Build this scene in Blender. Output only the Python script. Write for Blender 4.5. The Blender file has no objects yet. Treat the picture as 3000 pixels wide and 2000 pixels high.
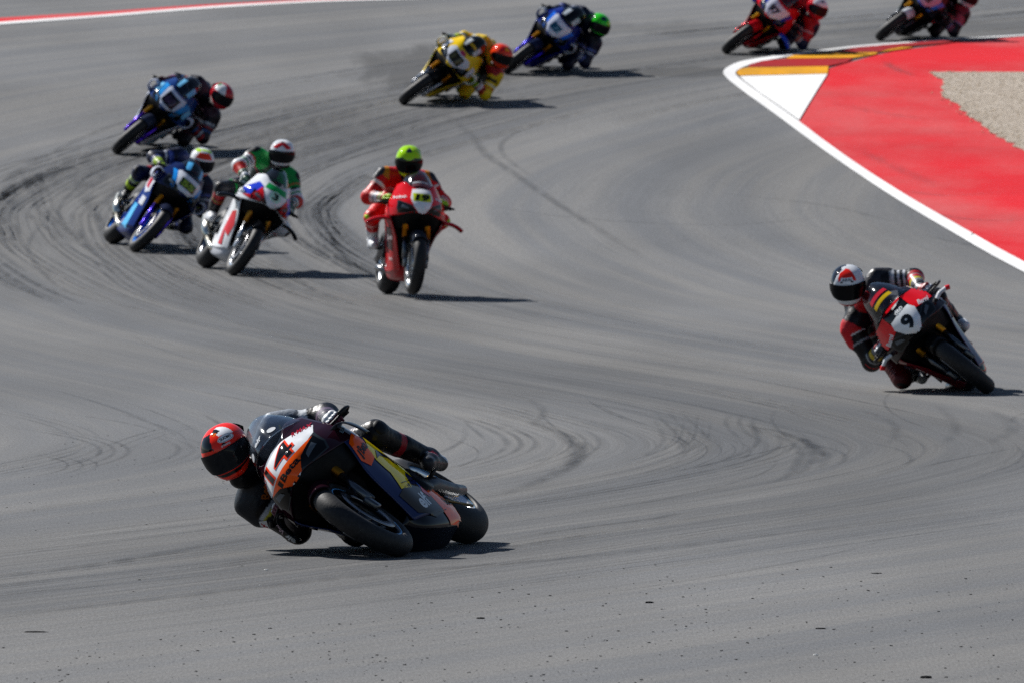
import bpy, bmesh, math, random
import numpy as np
from mathutils import Vector, Matrix
from mathutils.bvhtree import BVHTree

random.seed(7)
rng = np.random.default_rng(7)
scene = bpy.context.scene
COL = scene.collection

# ------------------------------------------------------------------ camera
CAM_H, HORIZON = 2.9, -16.0            # metres above the near track; picture row of the horizon
FPX = 400.0 / 36.0 * 3000.0            # focal length in picture pixels (3000 wide)
TH = math.atan((1000.0 - HORIZON) / FPX)
cam_data = bpy.data.cameras.new('camera')
cam = bpy.data.objects.new('camera', cam_data)
COL.objects.link(cam)
cam.location = (0, 0, CAM_H)
cam.rotation_euler = (math.pi / 2 - TH, 0, 0)
cam_data.lens, cam_data.sensor_width = 400.0, 36.0
cam_data.clip_start, cam_data.clip_end = 1.0, 4000.0
cam_data.dof.use_dof = True
cam_data.dof.focus_distance = 59.5
cam_data.dof.aperture_fstop = 13.5
cam_data.dof.aperture_blades = 9
scene.camera = cam

# ------------------------------------------------------------------ light
TO_SUN = Vector((-0.80, 0.86, 1.0)).normalized()
world = bpy.data.worlds.new('World'); scene.world = world
world.use_nodes = True
wn = world.node_tree.nodes; wl = world.node_tree.links
sky = wn.new('ShaderNodeTexSky'); sky.sky_type = 'NISHITA'; sky.sun_disc = False
sky.sun_elevation = math.asin(TO_SUN.z)
sky.sun_rotation = math.atan2(TO_SUN.x, TO_SUN.y)
sky.altitude = 300; sky.air_density = 0.85; sky.dust_density = 0.2
wl.new(sky.outputs[0], wn['Background'].inputs[0])
wn['Background'].inputs[1].default_value = 0.05
sun_data = bpy.data.lights.new('sun', 'SUN')
sun = bpy.data.objects.new('sun', sun_data); COL.objects.link(sun)
sun_data.energy = 5.0; sun_data.angle = math.radians(0.55); sun_data.color = (1.0, 0.97, 0.93)
sun.rotation_euler = TO_SUN.to_track_quat('Z', 'Y').to_euler()
sun.location = (0, 60, 40)
scene.cycles.use_denoising = False
scene.cycles.sample_clamp_indirect = 2.0
scene.cycles.sample_clamp_direct = 12.0
scene.view_settings.view_transform = 'Standard'
scene.view_settings.look = 'None'
scene.view_settings.exposure = 0.5
scene.view_settings.gamma = 1.0
scene.view_settings.use_curve_mapping = False

# ------------------------------------------------------------------ terrain
KZ = [-200, 0, 60, 100, 107, 110, 113, 118, 126, 134, 141, 146, 151, 155, 172, 200, 300, 600, 3000]
KH = [0, 0, 0, 0, .01, .03, .11, .28, .63, 1.04, 1.52, 1.84, 2.11, 2.29, 2.84, 3.3, 4.4, 6, 10]
_pz = np.arange(-200, 3001, 1.0)
_ph = np.interp(_pz, KZ, KH)
for _ in range(3):
    _ph[2:-2] = (_ph[:-4] + _ph[1:-3] + _ph[2:-2] + _ph[3:-1] + _ph[4:]) / 5
def ground(y):
    return np.interp(y, _pz, _ph)
def project(p):
    r = (p[0], p[1], p[2] - CAM_H)
    d = r[1] * math.cos(TH) - r[2] * math.sin(TH)
    u = r[1] * math.sin(TH) + r[2] * math.cos(TH)
    return 1500 + FPX * r[0] / d, 1000 - FPX * u / d
def at(px, py):
    """the point of the ground seen at a pixel of the photograph"""
    lo, hi = 20.0, 260.0
    for _ in range(50):
        m = (lo + hi) / 2
        if project((0, m, float(ground(m))))[1] > py: lo = m
        else: hi = m
    z = float(ground(lo))
    d = lo * math.cos(TH) - (z - CAM_H) * math.sin(TH)
    return Vector(((px - 1500) * d / FPX, lo, z))

# ------------------------------------------------------------------ materials
_mats = {}
def srgb(h):
    h = h.lstrip('#')
    c = [int(h[i:i + 2], 16) / 255 for i in (0, 2, 4)]
    return tuple(x / 12.92 if x <= .04045 else ((x + .055) / 1.055) ** 2.4 for x in c)
def new_mat(name):
    m = bpy.data.materials.new(name); m.use_nodes = True
    return m, m.node_tree.nodes, m.node_tree.links, m.node_tree.nodes['Principled BSDF']
def paint(color, rough=.45, coat=.55, metal=0.0, spec=0.0):
    key = ('paint', color, rough, coat, metal, spec)
    if key in _mats: return _mats[key]
    m, n, l, b = new_mat('paint')
    c = srgb(color) if isinstance(color, str) else color
    nz = n.new('ShaderNodeTexNoise'); nz.inputs['Scale'].default_value = 14; nz.inputs['Detail'].default_value = 6
    tc = n.new('ShaderNodeTexCoord'); l.new(tc.outputs['Object'], nz.inputs['Vector'])
    rp = n.new('ShaderNodeMapRange')
    for i, v in enumerate((.3, .7, .86, 1.06)): rp.inputs[i + 1].default_value = v
    l.new(nz.outputs['Fac'], rp.inputs[0])
    mx = n.new('ShaderNodeVectorMath'); mx.operation = 'SCALE'
    mx.inputs[0].default_value = c
    l.new(rp.outputs[0], mx.inputs['Scale']); l.new(mx.outputs[0], b.inputs['Base Color'])
    rr = n.new('ShaderNodeMapRange')
    for i, v in enumerate((.3, .7, rough * .8, rough * 1.25)): rr.inputs[i + 1].default_value = v
    l.new(nz.outputs['Fac'], rr.inputs[0]); l.new(rr.outputs[0], b.inputs['Roughness'])
    b.inputs['Metallic'].default_value = metal
    b.inputs['Coat Weight'].default_value = coat
    b.inputs['Coat Roughness'].default_value = .05
    b.inputs['Specular IOR Level'].default_value = spec
    _mats[key] = m
    return m
def metal(color, rough=.3):
    return paint(color, rough, 0.0, 1.0)
def matte(color, rough=.7):
    return paint(color, rough, 0.0, 0.0, .2)
def rubber_mat():
    if 'rubber' in _mats: return _mats['rubber']
    m, n, l, b = new_mat('tyre_rubber')
    tc = n.new('ShaderNodeTexCoord'); nz = n.new('ShaderNodeTexNoise')
    nz.inputs['Scale'].default_value = 60; nz.inputs['Detail'].default_value = 8
    l.new(tc.outputs['Object'], nz.inputs['Vector'])
    cr = n.new('ShaderNodeValToRGB')
    cr.color_ramp.elements[0].color = (.006, .006, .007, 1); cr.color_ramp.elements[1].color = (.020, .020, .021, 1)
    cr.color_ramp.elements[0].position = .35; cr.color_ramp.elements[1].position = .75
    l.new(nz.outputs['Fac'], cr.inputs[0]); l.new(cr.outputs[0], b.inputs['Base Color'])
    b.inputs['Roughness'].default_value = .62; b.inputs['Specular IOR Level'].default_value = .35
    bp = n.new('ShaderNodeBump'); bp.inputs['Strength'].default_value = .25; bp.inputs['Distance'].default_value = .004
    l.new(nz.outputs['Fac'], bp.inputs['Height']); l.new(bp.outputs[0], b.inputs['Normal'])
    _mats['rubber'] = m
    return m
def screen_mat(tint):
    key = ('screen', tint)
    if key in _mats: return _mats[key]
    m, n, l, b = new_mat('windscreen_plastic')
    out = n['Material Output']
    tr = n.new('ShaderNodeBsdfTransparent'); tr.inputs[0].default_value = (*srgb(tint), 1)
    gl = n.new('ShaderNodeBsdfGlossy'); gl.inputs['Roughness'].default_value = .06
    lw = n.new('ShaderNodeLayerWeight'); lw.inputs['Blend'].default_value = .5
    pw = n.new('ShaderNodeMath'); pw.operation = 'POWER'; pw.inputs[1].default_value = 4.0
    l.new(lw.outputs['Facing'], pw.inputs[0])
    ma = n.new('ShaderNodeMath'); ma.operation = 'MULTIPLY_ADD'; ma.inputs[1].default_value = .75; ma.inputs[2].default_value = .035
    l.new(pw.outputs[0], ma.inputs[0])
    mx = n.new('ShaderNodeMixShader')
    l.new(ma.outputs[0], mx.inputs[0]); l.new(tr.outputs[0], mx.inputs[1]); l.new(gl.outputs[0], mx.inputs[2])
    l.new(mx.outputs[0], out.inputs['Surface'])
    n.remove(b)
    _mats[key] = m
    return m
def leather_mat():
    if 'leather' in _mats: return _mats['leather']
    m, n, l, b = new_mat('racing_leather')
    at_ = n.new('ShaderNodeAttribute'); at_.attribute_name = 'Col'
    tc = n.new('ShaderNodeTexCoord')
    nz = n.new('ShaderNodeTexNoise'); nz.inputs['Scale'].default_value = 26; nz.inputs['Detail'].default_value = 5
    nz2 = n.new('ShaderNodeTexNoise'); nz2.inputs['Scale'].default_value = 7; nz2.inputs['Detail'].default_value = 4
    l.new(tc.outputs['Object'], nz.inputs['Vector']); l.new(tc.outputs['Object'], nz2.inputs['Vector'])
    rp = n.new('ShaderNodeMapRange')
    for i, v in enumerate((.3, .7, .8, 1.12)): rp.inputs[i + 1].default_value = v
    l.new(nz2.outputs['Fac'], rp.inputs[0])
    mx = n.new('ShaderNodeVectorMath'); mx.operation = 'SCALE'
    l.new(at_.outputs['Color'], mx.inputs[0]); l.new(rp.outputs[0], mx.inputs['Scale'])
    l.new(mx.outputs[0], b.inputs['Base Color'])
    b.inputs['Roughness'].default_value = .40; b.inputs['Specular IOR Level'].default_value = .22
    bp = n.new('ShaderNodeBump'); bp.inputs['Strength'].default_value = .45; bp.inputs['Distance'].default_value = .012
    l.new(nz.outputs['Fac'], bp.inputs['Height']); l.new(bp.outputs[0], b.inputs['Normal'])
    _mats['leather'] = m
    return m
BLACK, CARBON, DARK = '#101114', '#17181b', '#0b0c0e'

# ------------------------------------------------------------------ mesh helpers
def link(o, parent=None):
    COL.objects.link(o)
    if parent is not None: o.parent = parent
    return o
def mesh_obj(name, verts, faces, mat, parent=None, smooth=True, mirror=False):
    v = np.asarray(verts, dtype=float)
    if mirror:
        v = v * np.array([-1, 1, 1]); faces = [tuple(reversed(f)) for f in faces]
    me = bpy.data.meshes.new(name)
    me.from_pydata(v.tolist(), [], [tuple(int(i) for i in f) for f in faces])
    if smooth: me.polygons.foreach_set('use_smooth', [True] * len(me.polygons))
    me.materials.append(mat); me.update()
    return link(bpy.data.objects.new(name, me), parent)
def share(name, src, mat, parent):
    """one more object on the mesh of another, with its own paint"""
    o = bpy.data.objects.new(name, src.data); link(o, parent)
    o.material_slots[0].link = 'OBJECT'; o.material_slots[0].material = mat
    return o
def empty(name, parent=None):
    o = bpy.data.objects.new(name, None); o.empty_display_size = .1
    return link(o, parent)
def tag(o, label=None, cat=None, group=None, kind=None):
    if label: o['label'] = label
    if cat: o['category'] = cat
    if group: o['group'] = group
    if kind: o['kind'] = kind
    return o
def cr1(P, n):
    """catmull-rom resample along axis 0"""
    P = np.asarray(P, float); m = len(P)
    ext = np.concatenate([[2 * P[0] - P[1]], P, [2 * P[-1] - P[-2]]])
    t = np.linspace(0, m - 1, n); i = np.minimum(t.astype(int), m - 2); f = (t - i)
    f = f.reshape((-1,) + (1,) * (P.ndim - 1))
    a, b, c, d = ext[i], ext[i + 1], ext[i + 2], ext[i + 3]
    return .5 * (2 * b + (c - a) * f + (2 * a - 5 * b + 4 * c - d) * f ** 2 + (3 * b - a - 3 * c + d) * f ** 3)
def patch(ctrl, nu=24, nv=24):
    G = cr1(np.asarray(ctrl, float), nu)
    G = np.swapaxes(cr1(np.swapaxes(G, 0, 1), nv), 0, 1)
    return G
def sym(half):
    """rows of half profiles (x>=0, first point on the centre line) -> full width rows"""
    out = []
    for r in half:
        out.append([(-p[0], p[1], p[2]) for p in reversed(r[1:])] + list(r))
    return out
def grid_faces(nu, nv, flip=False, off=0):
    F = []
    for i in range(nu - 1):
        for j in range(nv - 1):
            q = (off + i * nv + j, off + i * nv + j + 1, off + (i + 1) * nv + j + 1, off + (i + 1) * nv + j)
            F.append(q[::-1] if flip else q)
    return F
def sheet(G, th=.004, flip=False):
    """grid of points -> closed thin shell; outer face keeps the grid"""
    nu, nv = G.shape[:2]
    du = np.gradient(G, axis=0); dv = np.gradient(G, axis=1)
    N = np.cross(dv, du); N /= (np.linalg.norm(N, axis=2, keepdims=True) + 1e-9)
    if flip: N = -N
    V = np.concatenate([G.reshape(-1, 3), (G - N * th).reshape(-1, 3)])
    n = nu * nv
    F = grid_faces(nu, nv, not flip) + grid_faces(nu, nv, flip, n)
    # N points along cross(dv,du); face order below is set to match it
    F = grid_faces(nu, nv, flip) + grid_faces(nu, nv, not flip, n)
    rim = [i * nv for i in range(nu)] + [(nu - 1) * nv + j for j in range(1, nv)] \
        + [i * nv + nv - 1 for i in range(nu - 2, -1, -1)] + [j for j in range(nv - 2, 0, -1)]
    for a, b in zip(rim, rim[1:] + rim[:1]):
        F.append((a, b, b + n, a + n))
    return V, F
class Surf:
    """outer surface that stickers can be laid on"""
    def __init__(self, grids=None, V=None, F=None):
        vs, fs, o = [], [], 0
        if grids is not None:
            for G in grids:
                vs.append(G.reshape(-1, 3)); fs += grid_faces(G.shape[0], G.shape[1], False, o); o += G.shape[0] * G.shape[1]
            V = np.concatenate(vs); F = fs
        self.bvh = BVHTree.FromPolygons([tuple(p) for p in V], [tuple(int(i) for i in f) for f in F])
def tube(path, rad, seg=10, cap=True):
    P = np.asarray(path, float); n = len(P)
    R = np.full(n, rad) if np.isscalar(rad) else np.asarray(rad, float)
    T = np.gradient(P, axis=0); T /= np.linalg.norm(T, axis=1, keepdims=True) + 1e-12
    ref = np.array([0, 0, 1.0]) if abs(T[0, 2]) < .9 else np.array([1.0, 0, 0])
    V, F = [], []
    for i in range(n):
        a = np.cross(T[i], ref); a /= np.linalg.norm(a); b = np.cross(T[i], a)
        for k in range(seg):
            w = 2 * math.pi * k / seg
            V.append(P[i] + R[i] * (math.cos(w) * a + math.sin(w) * b))
        ref = ref if abs(np.dot(T[i], ref)) < .95 else a
    for i in range(n - 1):
        for k in range(seg):
            k2 = (k + 1) % seg
            F.append((i * seg + k, i * seg + k2, (i + 1) * seg + k2, (i + 1) * seg + k))
    if cap:
        F.append(tuple(range(seg))[::-1]); F.append(tuple((n - 1) * seg + k for k in range(seg)))
    return np.array(V), F
def lathe_x(profile, seg=64, a0=0.0, a1=2 * math.pi):
    """profile of (x, r) turned about the x axis"""
    full = abs(a1 - a0 - 2 * math.pi) < 1e-6
    n = seg if full else seg + 1
    V, F = [], []
    m = len(profile)
    for i in range(n):
        w = a0 + (a1 - a0) * i / seg
        for x, r in profile: V.append((x, r * math.cos(w), r * math.sin(w)))
    for i in range(seg):
        i2 = (i + 1) % n
        for j in range(m - 1):
            F.append((i * m + j, i2 * m + j, i2 * m + j + 1, i * m + j + 1))
    return np.array(V), F
def merge(parts):
    V, F, o = [], [], 0
    for v, f in parts:
        v = np.asarray(v, float); V.append(v); F += [tuple(int(i) + o for i in q) for q in f]; o += len(v)
    return np.concatenate(V), F
def box(cx, cy, cz, sx, sy, sz, ch=.008, rot=None):
    """box with chamfered edges"""
    h = np.array([sx, sy, sz]) / 2; ch = min(ch, h.min() * .6)
    bm = bmesh.new(); bmesh.ops.create_cube(bm, size=1.0)
    for v in bm.verts: v.co = Vector((v.co.x * sx, v.co.y * sy, v.co.z * sz))
    bmesh.ops.bevel(bm, geom=list(bm.edges), offset=ch, segments=2, affect='EDGES', profile=.6)
    V = np.array([v.co for v in bm.verts]); bm.verts.index_update()
    F = [tuple(v.index for v in f.verts) for f in bm.faces]; bm.free()
    if rot is not None: V = V @ np.array(rot).T
    return V + np.array([cx, cy, cz]), F
def rot_x(a):
    c, s = math.cos(a), math.sin(a)
    return [[1, 0, 0], [0, c, -s], [0, s, c]]

# stickers ---------------------------------------------------------------
_text = {}
def text2d(s, bold=0.0, shear=0.0):
    key = (s, bold, shear)
    if key in _text: return _text[key]
    cu = bpy.data.curves.new('t', 'FONT'); cu.body = s; cu.size = 1.0
    cu.resolution_u = 3; cu.offset = bold; cu.shear = shear
    o = bpy.data.objects.new('t', cu); COL.objects.link(o)
    dg = bpy.context.evaluated_depsgraph_get(); dg.update()
    me = bpy.data.meshes.new_from_object(o.evaluated_get(dg))
    V = np.array([v.co[:2] for v in me.vertices]); F = [tuple(p.vertices) for p in me.polygons]
    bpy.data.objects.remove(o); bpy.data.curves.remove(cu); bpy.data.meshes.remove(me)
    _text[key] = (V, F)
    return V, F
def lettering(s, height, width=None, bold=.02, shear=0.0, center=(0, 0), angle=0.0, ref=None):
    V, F = text2d(s, bold, shear)
    R = text2d(s, ref if ref is not None else bold, shear)[0]
    lo, hi = R.min(0), R.max(0); c = (lo + hi) / 2
    sy = height / (hi[1] - lo[1]); sx = sy if width is None else width / (hi[0] - lo[0])
    W = (V - c) * np.array([sx, sy])
    ca, sa = math.cos(angle), math.sin(angle)
    return W @ np.array([[ca, sa], [-sa, ca]]) + np.array(center), F
def poly2d(pts):
    return np.array(pts, float), [tuple(range(len(pts)))]
def ellipse2d(cx, cy, a, b, n=24, ang=0.0):
    ca, sa = math.cos(ang), math.sin(ang)
    return poly2d([(cx + a * math.cos(t) * ca - b * math.sin(t) * sa, cy + a * math.cos(t) * sa + b * math.sin(t) * ca)
                   for t in np.linspace(0, 2 * math.pi, n, endpoint=False)])
def cut2d(m2, step):
    V, F = m2
    bm = bmesh.new()
    vs = [bm.verts.new((float(p[0]), float(p[1]), 0)) for p in V]
    for f in F:
        try: bm.faces.new([vs[i] for i in f])
        except ValueError: pass
    lo, hi = V.min(0), V.max(0)
    for ax in (0, 1):
        k = math.ceil(lo[ax] / step)
        while k * step < hi[ax]:
            co = [0, 0, 0]; no = [0, 0, 0]; co[ax] = k * step; no[ax] = 1
            bmesh.ops.bisect_plane(bm, geom=list(bm.verts) + list(bm.edges) + list(bm.faces), dist=1e-6, plane_co=co, plane_no=no)
            k += 1
    bmesh.ops.triangulate(bm, faces=[f for f in bm.faces if len(f.verts) > 4])
    bm.verts.index_update()
    V2 = np.array([v.co[:2] for v in bm.verts]); F2 = [tuple(v.index for v in f.verts) for f in bm.faces]
    bm.free()
    return V2, F2
def sticker(name, surf, m2, origin, d, u, mat, parent, lift=.0025, step=.02, reach=.6):
    """lay a flat drawing on a surface: looking along d, with u to the reader's right"""
    d = Vector(d).normalized(); u = Vector(u); u = (u - d * u.dot(d)).normalized(); v = (-d).cross(u)
    V, F = cut2d(m2, step)
    out, ok = [], []
    o = Vector(origin)
    for x, y in V:
        st = o + u * float(x) + v * float(y) - d * reach
        loc, no, i, dist = surf.bvh.ray_cast(st, d, reach * 2)
        if loc is None: out.append((0, 0, 0)); ok.append(False); continue
        if no.dot(d) > 0: no = -no
        out.append(tuple(loc + no * lift)); ok.append(True)
    F = [f for f in F if all(ok[i] for i in f)]
    # drop faces torn across a gap
    P = np.array(out)
    F = [f for f in F if max(np.linalg.norm(P[f[k]] - P[f[k - 1]]) for k in range(len(f))) < step * 5]
    if not F: return None
    used = sorted({i for f in F for i in f}); ix = {a: b for b, a in enumerate(used)}
    return mesh_obj(name, P[used], [tuple(ix[i] for i in f) for f in F], mat, parent)

# ------------------------------------------------------------------ smooth bodies (distance field + surface nets)
def surface_nets(D, lo, h):
    nx, ny, nz = D.shape
    ins = D < 0
    crossing = np.zeros((nx - 1, ny - 1, nz - 1), bool)
    acc = np.zeros((nx - 1, ny - 1, nz - 1, 3)); cnt = np.zeros((nx - 1, ny - 1, nz - 1))
    corner = [(i, j, k) for i in (0, 1) for j in (0, 1) for k in (0, 1)]
    def sub(A, c): return A[c[0]:nx - 1 + c[0], c[1]:ny - 1 + c[1], c[2]:nz - 1 + c[2]]
    for ca in corner:
        for ax in range(3):
            if ca[ax]: continue
            cb = list(ca); cb[ax] = 1
            a, b = sub(D, ca), sub(D, cb)
            m = (a < 0) != (b < 0)
            t = np.where(m, a / np.where(m, a - b, 1), 0)
            for q in range(3):
                acc[..., q] += np.where(m, (ca[q] + t) if q == ax else ca[q], 0)
            cnt += m
    act = cnt > 0
    idx = -np.ones(act.shape, int); idx[act] = np.arange(act.sum())
    pos = np.argwhere(act) + acc[act] / cnt[act][:, None]
    V = lo + pos * h
    F = []
    for ax in range(3):
        o1, o2 = [(1, 2), (2, 0), (0, 1)][ax]
        s = [slice(1, -1)] * 3; s[ax] = slice(0, -1)
        s2 = list(s); s2[ax] = slice(1, None)
        a, b = ins[tuple(s)], ins[tuple(s2)]
        for cond, fl in ((a & ~b, False), (~a & b, True)):
            P = np.argwhere(cond)
            if not len(P): continue
            off = np.ones(3, int); off[ax] = 0
            P = P + off
            def g(d1, d2):
                Q = P.copy(); Q[:, o1] -= d1; Q[:, o2] -= d2
                return idx[Q[:, 0], Q[:, 1], Q[:, 2]]
            q = np.stack([g(1, 1), g(0, 1), g(0, 0), g(1, 0)], 1)
            q = q[(q >= 0).all(1)]
            F.append(q[:, ::-1] if fl else q)
    return V, np.concatenate(F)
def seg_dist(P, a, b, ra, rb, flat=None):
    a = np.asarray(a, float); b = np.asarray(b, float)
    ab = b - a; L = max(ab @ ab, 1e-9)
    t = np.clip(((P - a) @ ab) / L, 0, 1)
    w = P - a - t[..., None] * ab
    if flat is not None:
        ax, s = flat; ax = np.asarray(ax, float); ax = ax / np.linalg.norm(ax)
        w = w + (w @ ax)[..., None] * ax * (1 / s - 1)
    return np.sqrt((w ** 2).sum(-1)) - (ra + (rb - ra) * t), t
class Field:
    def __init__(self): self.p = []
    def add(self, name, a, b, ra, rb=None, k=.03, flat=None, fold=None):
        self.p.append((name, np.asarray(a, float), np.asarray(b, float), ra, ra if rb is None else rb, k, flat, fold))
    def build(self, h):
        pts = np.concatenate([[p[1], p[2]] for p in self.p]); R = max(max(p[3], p[4]) * (1.0 if p[6] is None else max(1, p[6][1])) for p in self.p)
        lo = pts.min(0) - R - .03; hi = pts.max(0) + R + .03
        n = np.ceil((hi - lo) / h).astype(int) + 1
        D = np.full(n, .25)
        ax = [lo[i] + h * np.arange(n[i]) for i in range(3)]
        for name, a, b, ra, rb, k, flat, fold in self.p:
            r = max(ra, rb) * (1.0 if flat is None else max(1, flat[1])) + .07
            s = []
            for i in range(3):
                i0 = max(0, int((min(a[i], b[i]) - r - lo[i]) / h)); i1 = min(n[i], int((max(a[i], b[i]) + r - lo[i]) / h) + 2)
                s.append(slice(i0, i1))
            g = np.stack(np.meshgrid(ax[0][s[0]], ax[1][s[1]], ax[2][s[2]], indexing='ij'), -1)
            d, t = seg_dist(g, a, b, ra, rb, flat)
            if fold:
                L = np.linalg.norm(b - a)
                q = (g @ np.array([.35, .2, -.3])) * 2
                d = d + fold * np.sin((t * L + q * .12) * 210) * np.exp(-((t - 1) / .22) ** 2) + fold * np.sin((t * L - q * .1) * 190) * np.exp(-(t / .2) ** 2)
            o = D[s[0], s[1], s[2]]
            hh = np.clip(.5 + .5 * (o - d) / k, 0, 1)
            D[s[0], s[1], s[2]] = o + (d - o) * hh - k * hh * (1 - hh)
        V, F = surface_nets(D, lo, h)
        self.V, self.F = V, F
        return V, F
    def nearest(self, V):
        best = np.full(len(V), 9.0); who = np.zeros(len(V), int); tt = np.zeros(len(V))
        for i, (name, a, b, ra, rb, k, flat, fold) in enumerate(self.p):
            d, t = seg_dist(V, a, b, ra, rb, flat)
            m = d < best; best[m] = d[m]; who[m] = i; tt[m] = t[m]
        return who, tt
def field_obj(name, fld, colors, parent, h, flipx, default):
    V, F = fld.build(h)
    who, tt = fld.nearest(V)
    C = np.zeros((len(V), 4)); C[:, 3] = 1
    C[:, :3] = srgb(default)
    names = [p[0] for p in fld.p]
    for i, nm in enumerate(names):
        spec = colors.get(nm)
        if spec is None: continue
        m = who == i
        if isinstance(spec, str): C[m, :3] = srgb(spec)
        else:
            for t0, t1, c in spec:
                mm = m & (tt >= t0) & (tt <= t1); C[mm, :3] = srgb(c)
    if flipx:
        V = V * np.array([-1, 1, 1]); F = F[:, ::-1]
    o = mesh_obj(name, V, F, leather_mat(), parent)
    at_ = o.data.color_attributes.new('Col', 'FLOAT_COLOR', 'POINT')
    at_.data.foreach_set('color', C.ravel())
    return o, V, F

# ------------------------------------------------------------------ the setting
# line the bikes take, as sideways offset over distance; rubber on the asphalt follows it
LZ = [-200, 20, 30, 40, 50, 59, 65, 69, 71.5, 73.5, 76, 79.5, 83, 90, 100, 110, 118, 124, 130, 134, 141, 146, 151, 155, 172, 200, 400, 3000]
LX = [-100, -19, -15.5, -11.5, -7.2, -3.6, -1.5, -.5, -.12, 0, -.18, -.62, -1.2, -2.6, -4.3, -5.6, -6.6, -7.0, -6.6, -5.9, -3.9, -2.0, .2, 2.0, 9, 18, 60, 400]
_lx = np.interp(_pz, LZ, LX)
for _ in range(2):
    _lx[1:-1] = (_lx[:-2] + _lx[1:-1] + _lx[2:]) / 3
_lzf = np.arange(20, 220, .25)
_lxf = np.interp(_lzf, LZ, LX)
for _ in range(30):
    _lxf[1:-1] = (_lxf[:-2] + _lxf[1:-1] + _lxf[2:]) / 3
def line_x(y):
    y = np.asarray(y, float)
    return np.where((y > 20) & (y < 219), np.interp(y, _lzf, _lxf), np.interp(y, _pz, _lx))

def asphalt_mat():
    m, n, l, b = new_mat('asphalt')
    A = n.new('ShaderNodeAttribute'); A.attribute_name = 'flow'
    tc = n.new('ShaderNodeTexCoord')
    def mapping(src, sc):
        mp = n.new('ShaderNodeMapping'); mp.inputs['Scale'].default_value = sc
        l.new(src, mp.inputs['Vector']); return mp.outputs[0]
    def noise(vec, scale, detail=4, rough=.55, dist=0.0):
        z = n.new('ShaderNodeTexNoise'); z.inputs['Scale'].default_value = scale; z.inputs['Detail'].default_value = detail
        z.inputs['Roughness'].default_value = rough; z.inputs['Distortion'].default_value = dist
        l.new(vec, z.inputs['Vector']); return z.outputs['Fac']
    def ramp(fac, lo, hi, a, c):
        r = n.new('ShaderNodeMapRange'); r.interpolation_type = 'SMOOTHSTEP'
        for i, v in enumerate((lo, hi, a, c)): r.inputs[i + 1].default_value = v
        l.new(fac, r.inputs[0]); return r.outputs[0]
    def math2(op, a, c):
        q = n.new('ShaderNodeMath'); q.operation = op
        for i, v in enumerate((a, c)):
            if isinstance(v, (int, float)): q.inputs[i].default_value = v
            else: l.new(v, q.inputs[i])
        return q.outputs[0]
    F = A.outputs['Vector']
    wide = ramp(noise(mapping(F, (.55, .018, 1)), 1.0, 3), .35, .68, .92, 1.06)
    lanes = ramp(noise(mapping(F, (2.6, .035, 1)), 1.0, 5, .6), .36, .68, .90, 1.05)
    fine = ramp(noise(mapping(F, (13, .10, 1)), 1.0, 6, .65), .36, .66, .86, 1.08)
    hair = ramp(noise(mapping(F, (46, .30, 1)), 1.0, 4, .6), .36, .64, .86, 1.09)
    # thin darker tyre lines in bunches
    ln = ramp(noise(mapping(F, (7.5, .022, 4)), 1.0, 2, .5), .60, .74, 1.0, .84)
    grain = ramp(noise(mapping(tc.outputs['Object'], (75, 9, 1)), 1.0, 6, .8), .30, .72, .72, 1.26)
    stone = ramp(noise(mapping(tc.outputs['Object'], (170, 45, 1)), 1.0, 2, .5), .66, .80, 1.0, 1.5)
    patchy = ramp(noise(mapping(tc.outputs['Object'], (.32, .05, 1)), 1.0, 4), .32, .68, .86, 1.12)
    v = wide
    sf = n.new('ShaderNodeSeparateXYZ'); l.new(F, sf.inputs[0])
    gd = math2("ABSOLUTE", math2('SUBTRACT', math2('ADD', sf.outputs[0], math2('MULTIPLY', math2('SUBTRACT', wide, 1.0), 3.0)), 2.6), 0)
    groove = ramp(gd, .6, 2.8, .84, 1.04)
    streak = lanes
    for q in (fine, hair, ln): streak = math2('MULTIPLY', streak, q)
    keep = math2('MULTIPLY', ramp(gd, .8, 3.6, 1.0, .35), ramp(noise(mapping(tc.outputs['Object'], (.25, .045, 3)), 1.0, 3), .35, .65, .45, 1.15))
    streak = math2('ADD', 1.0, math2('MULTIPLY', math2('SUBTRACT', streak, 1.0), keep))
    for q in (streak, grain, stone, patchy, groove): v = math2('MULTIPLY', v, q)
    base = n.new('ShaderNodeVectorMath'); base.operation = 'SCALE'
    # warm where bare, cool where rubbered in
    mixc = n.new('ShaderNodeMix'); mixc.data_type = 'RGBA'
    l.new(ramp(math2('MULTIPLY', wide, lanes), .75, 1.1, 0, 1), mixc.inputs['Factor'])
    mixc.inputs['A'].default_value = (.104, .110, .120, 1); mixc.inputs['B'].default_value = (.146, .143, .138, 1)
    l.new(mixc.outputs['Result'], base.inputs[0]); l.new(v, base.inputs['Scale'])
    # dark resealed patches, each with an outline of its own
    sep = n.new('ShaderNodeSeparateXYZ'); l.new(tc.outputs['Object'], sep.inputs[0])
    wob = noise(mapping(tc.outputs['Object'], (1.5, .16, 1)), 1.0, 6, .68, .6)
    col = base.outputs[0]
    for (cx, cy, rx, ry, soft, dark) in STAINS:
        dx = math2('DIVIDE', math2('SUBTRACT', sep.outputs[0], cx), rx)
        dy = math2('DIVIDE', math2('SUBTRACT', sep.outputs[1], cy), ry)
        r2 = math2('ADD', math2('MULTIPLY', dx, dx), math2('MULTIPLY', dy, dy))
        r2 = math2('ADD', r2, math2('MULTIPLY', math2('SUBTRACT', wob, .5), 3.2))
        k = ramp(r2, 1 - soft, 1 + soft, dark, 1.0)
        sc = n.new('ShaderNodeVectorMath'); sc.operation = 'SCALE'
        l.new(col, sc.inputs[0]); l.new(k, sc.inputs['Scale']); col = sc.outputs[0]
    l.new(col, b.inputs['Base Color'])
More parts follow.
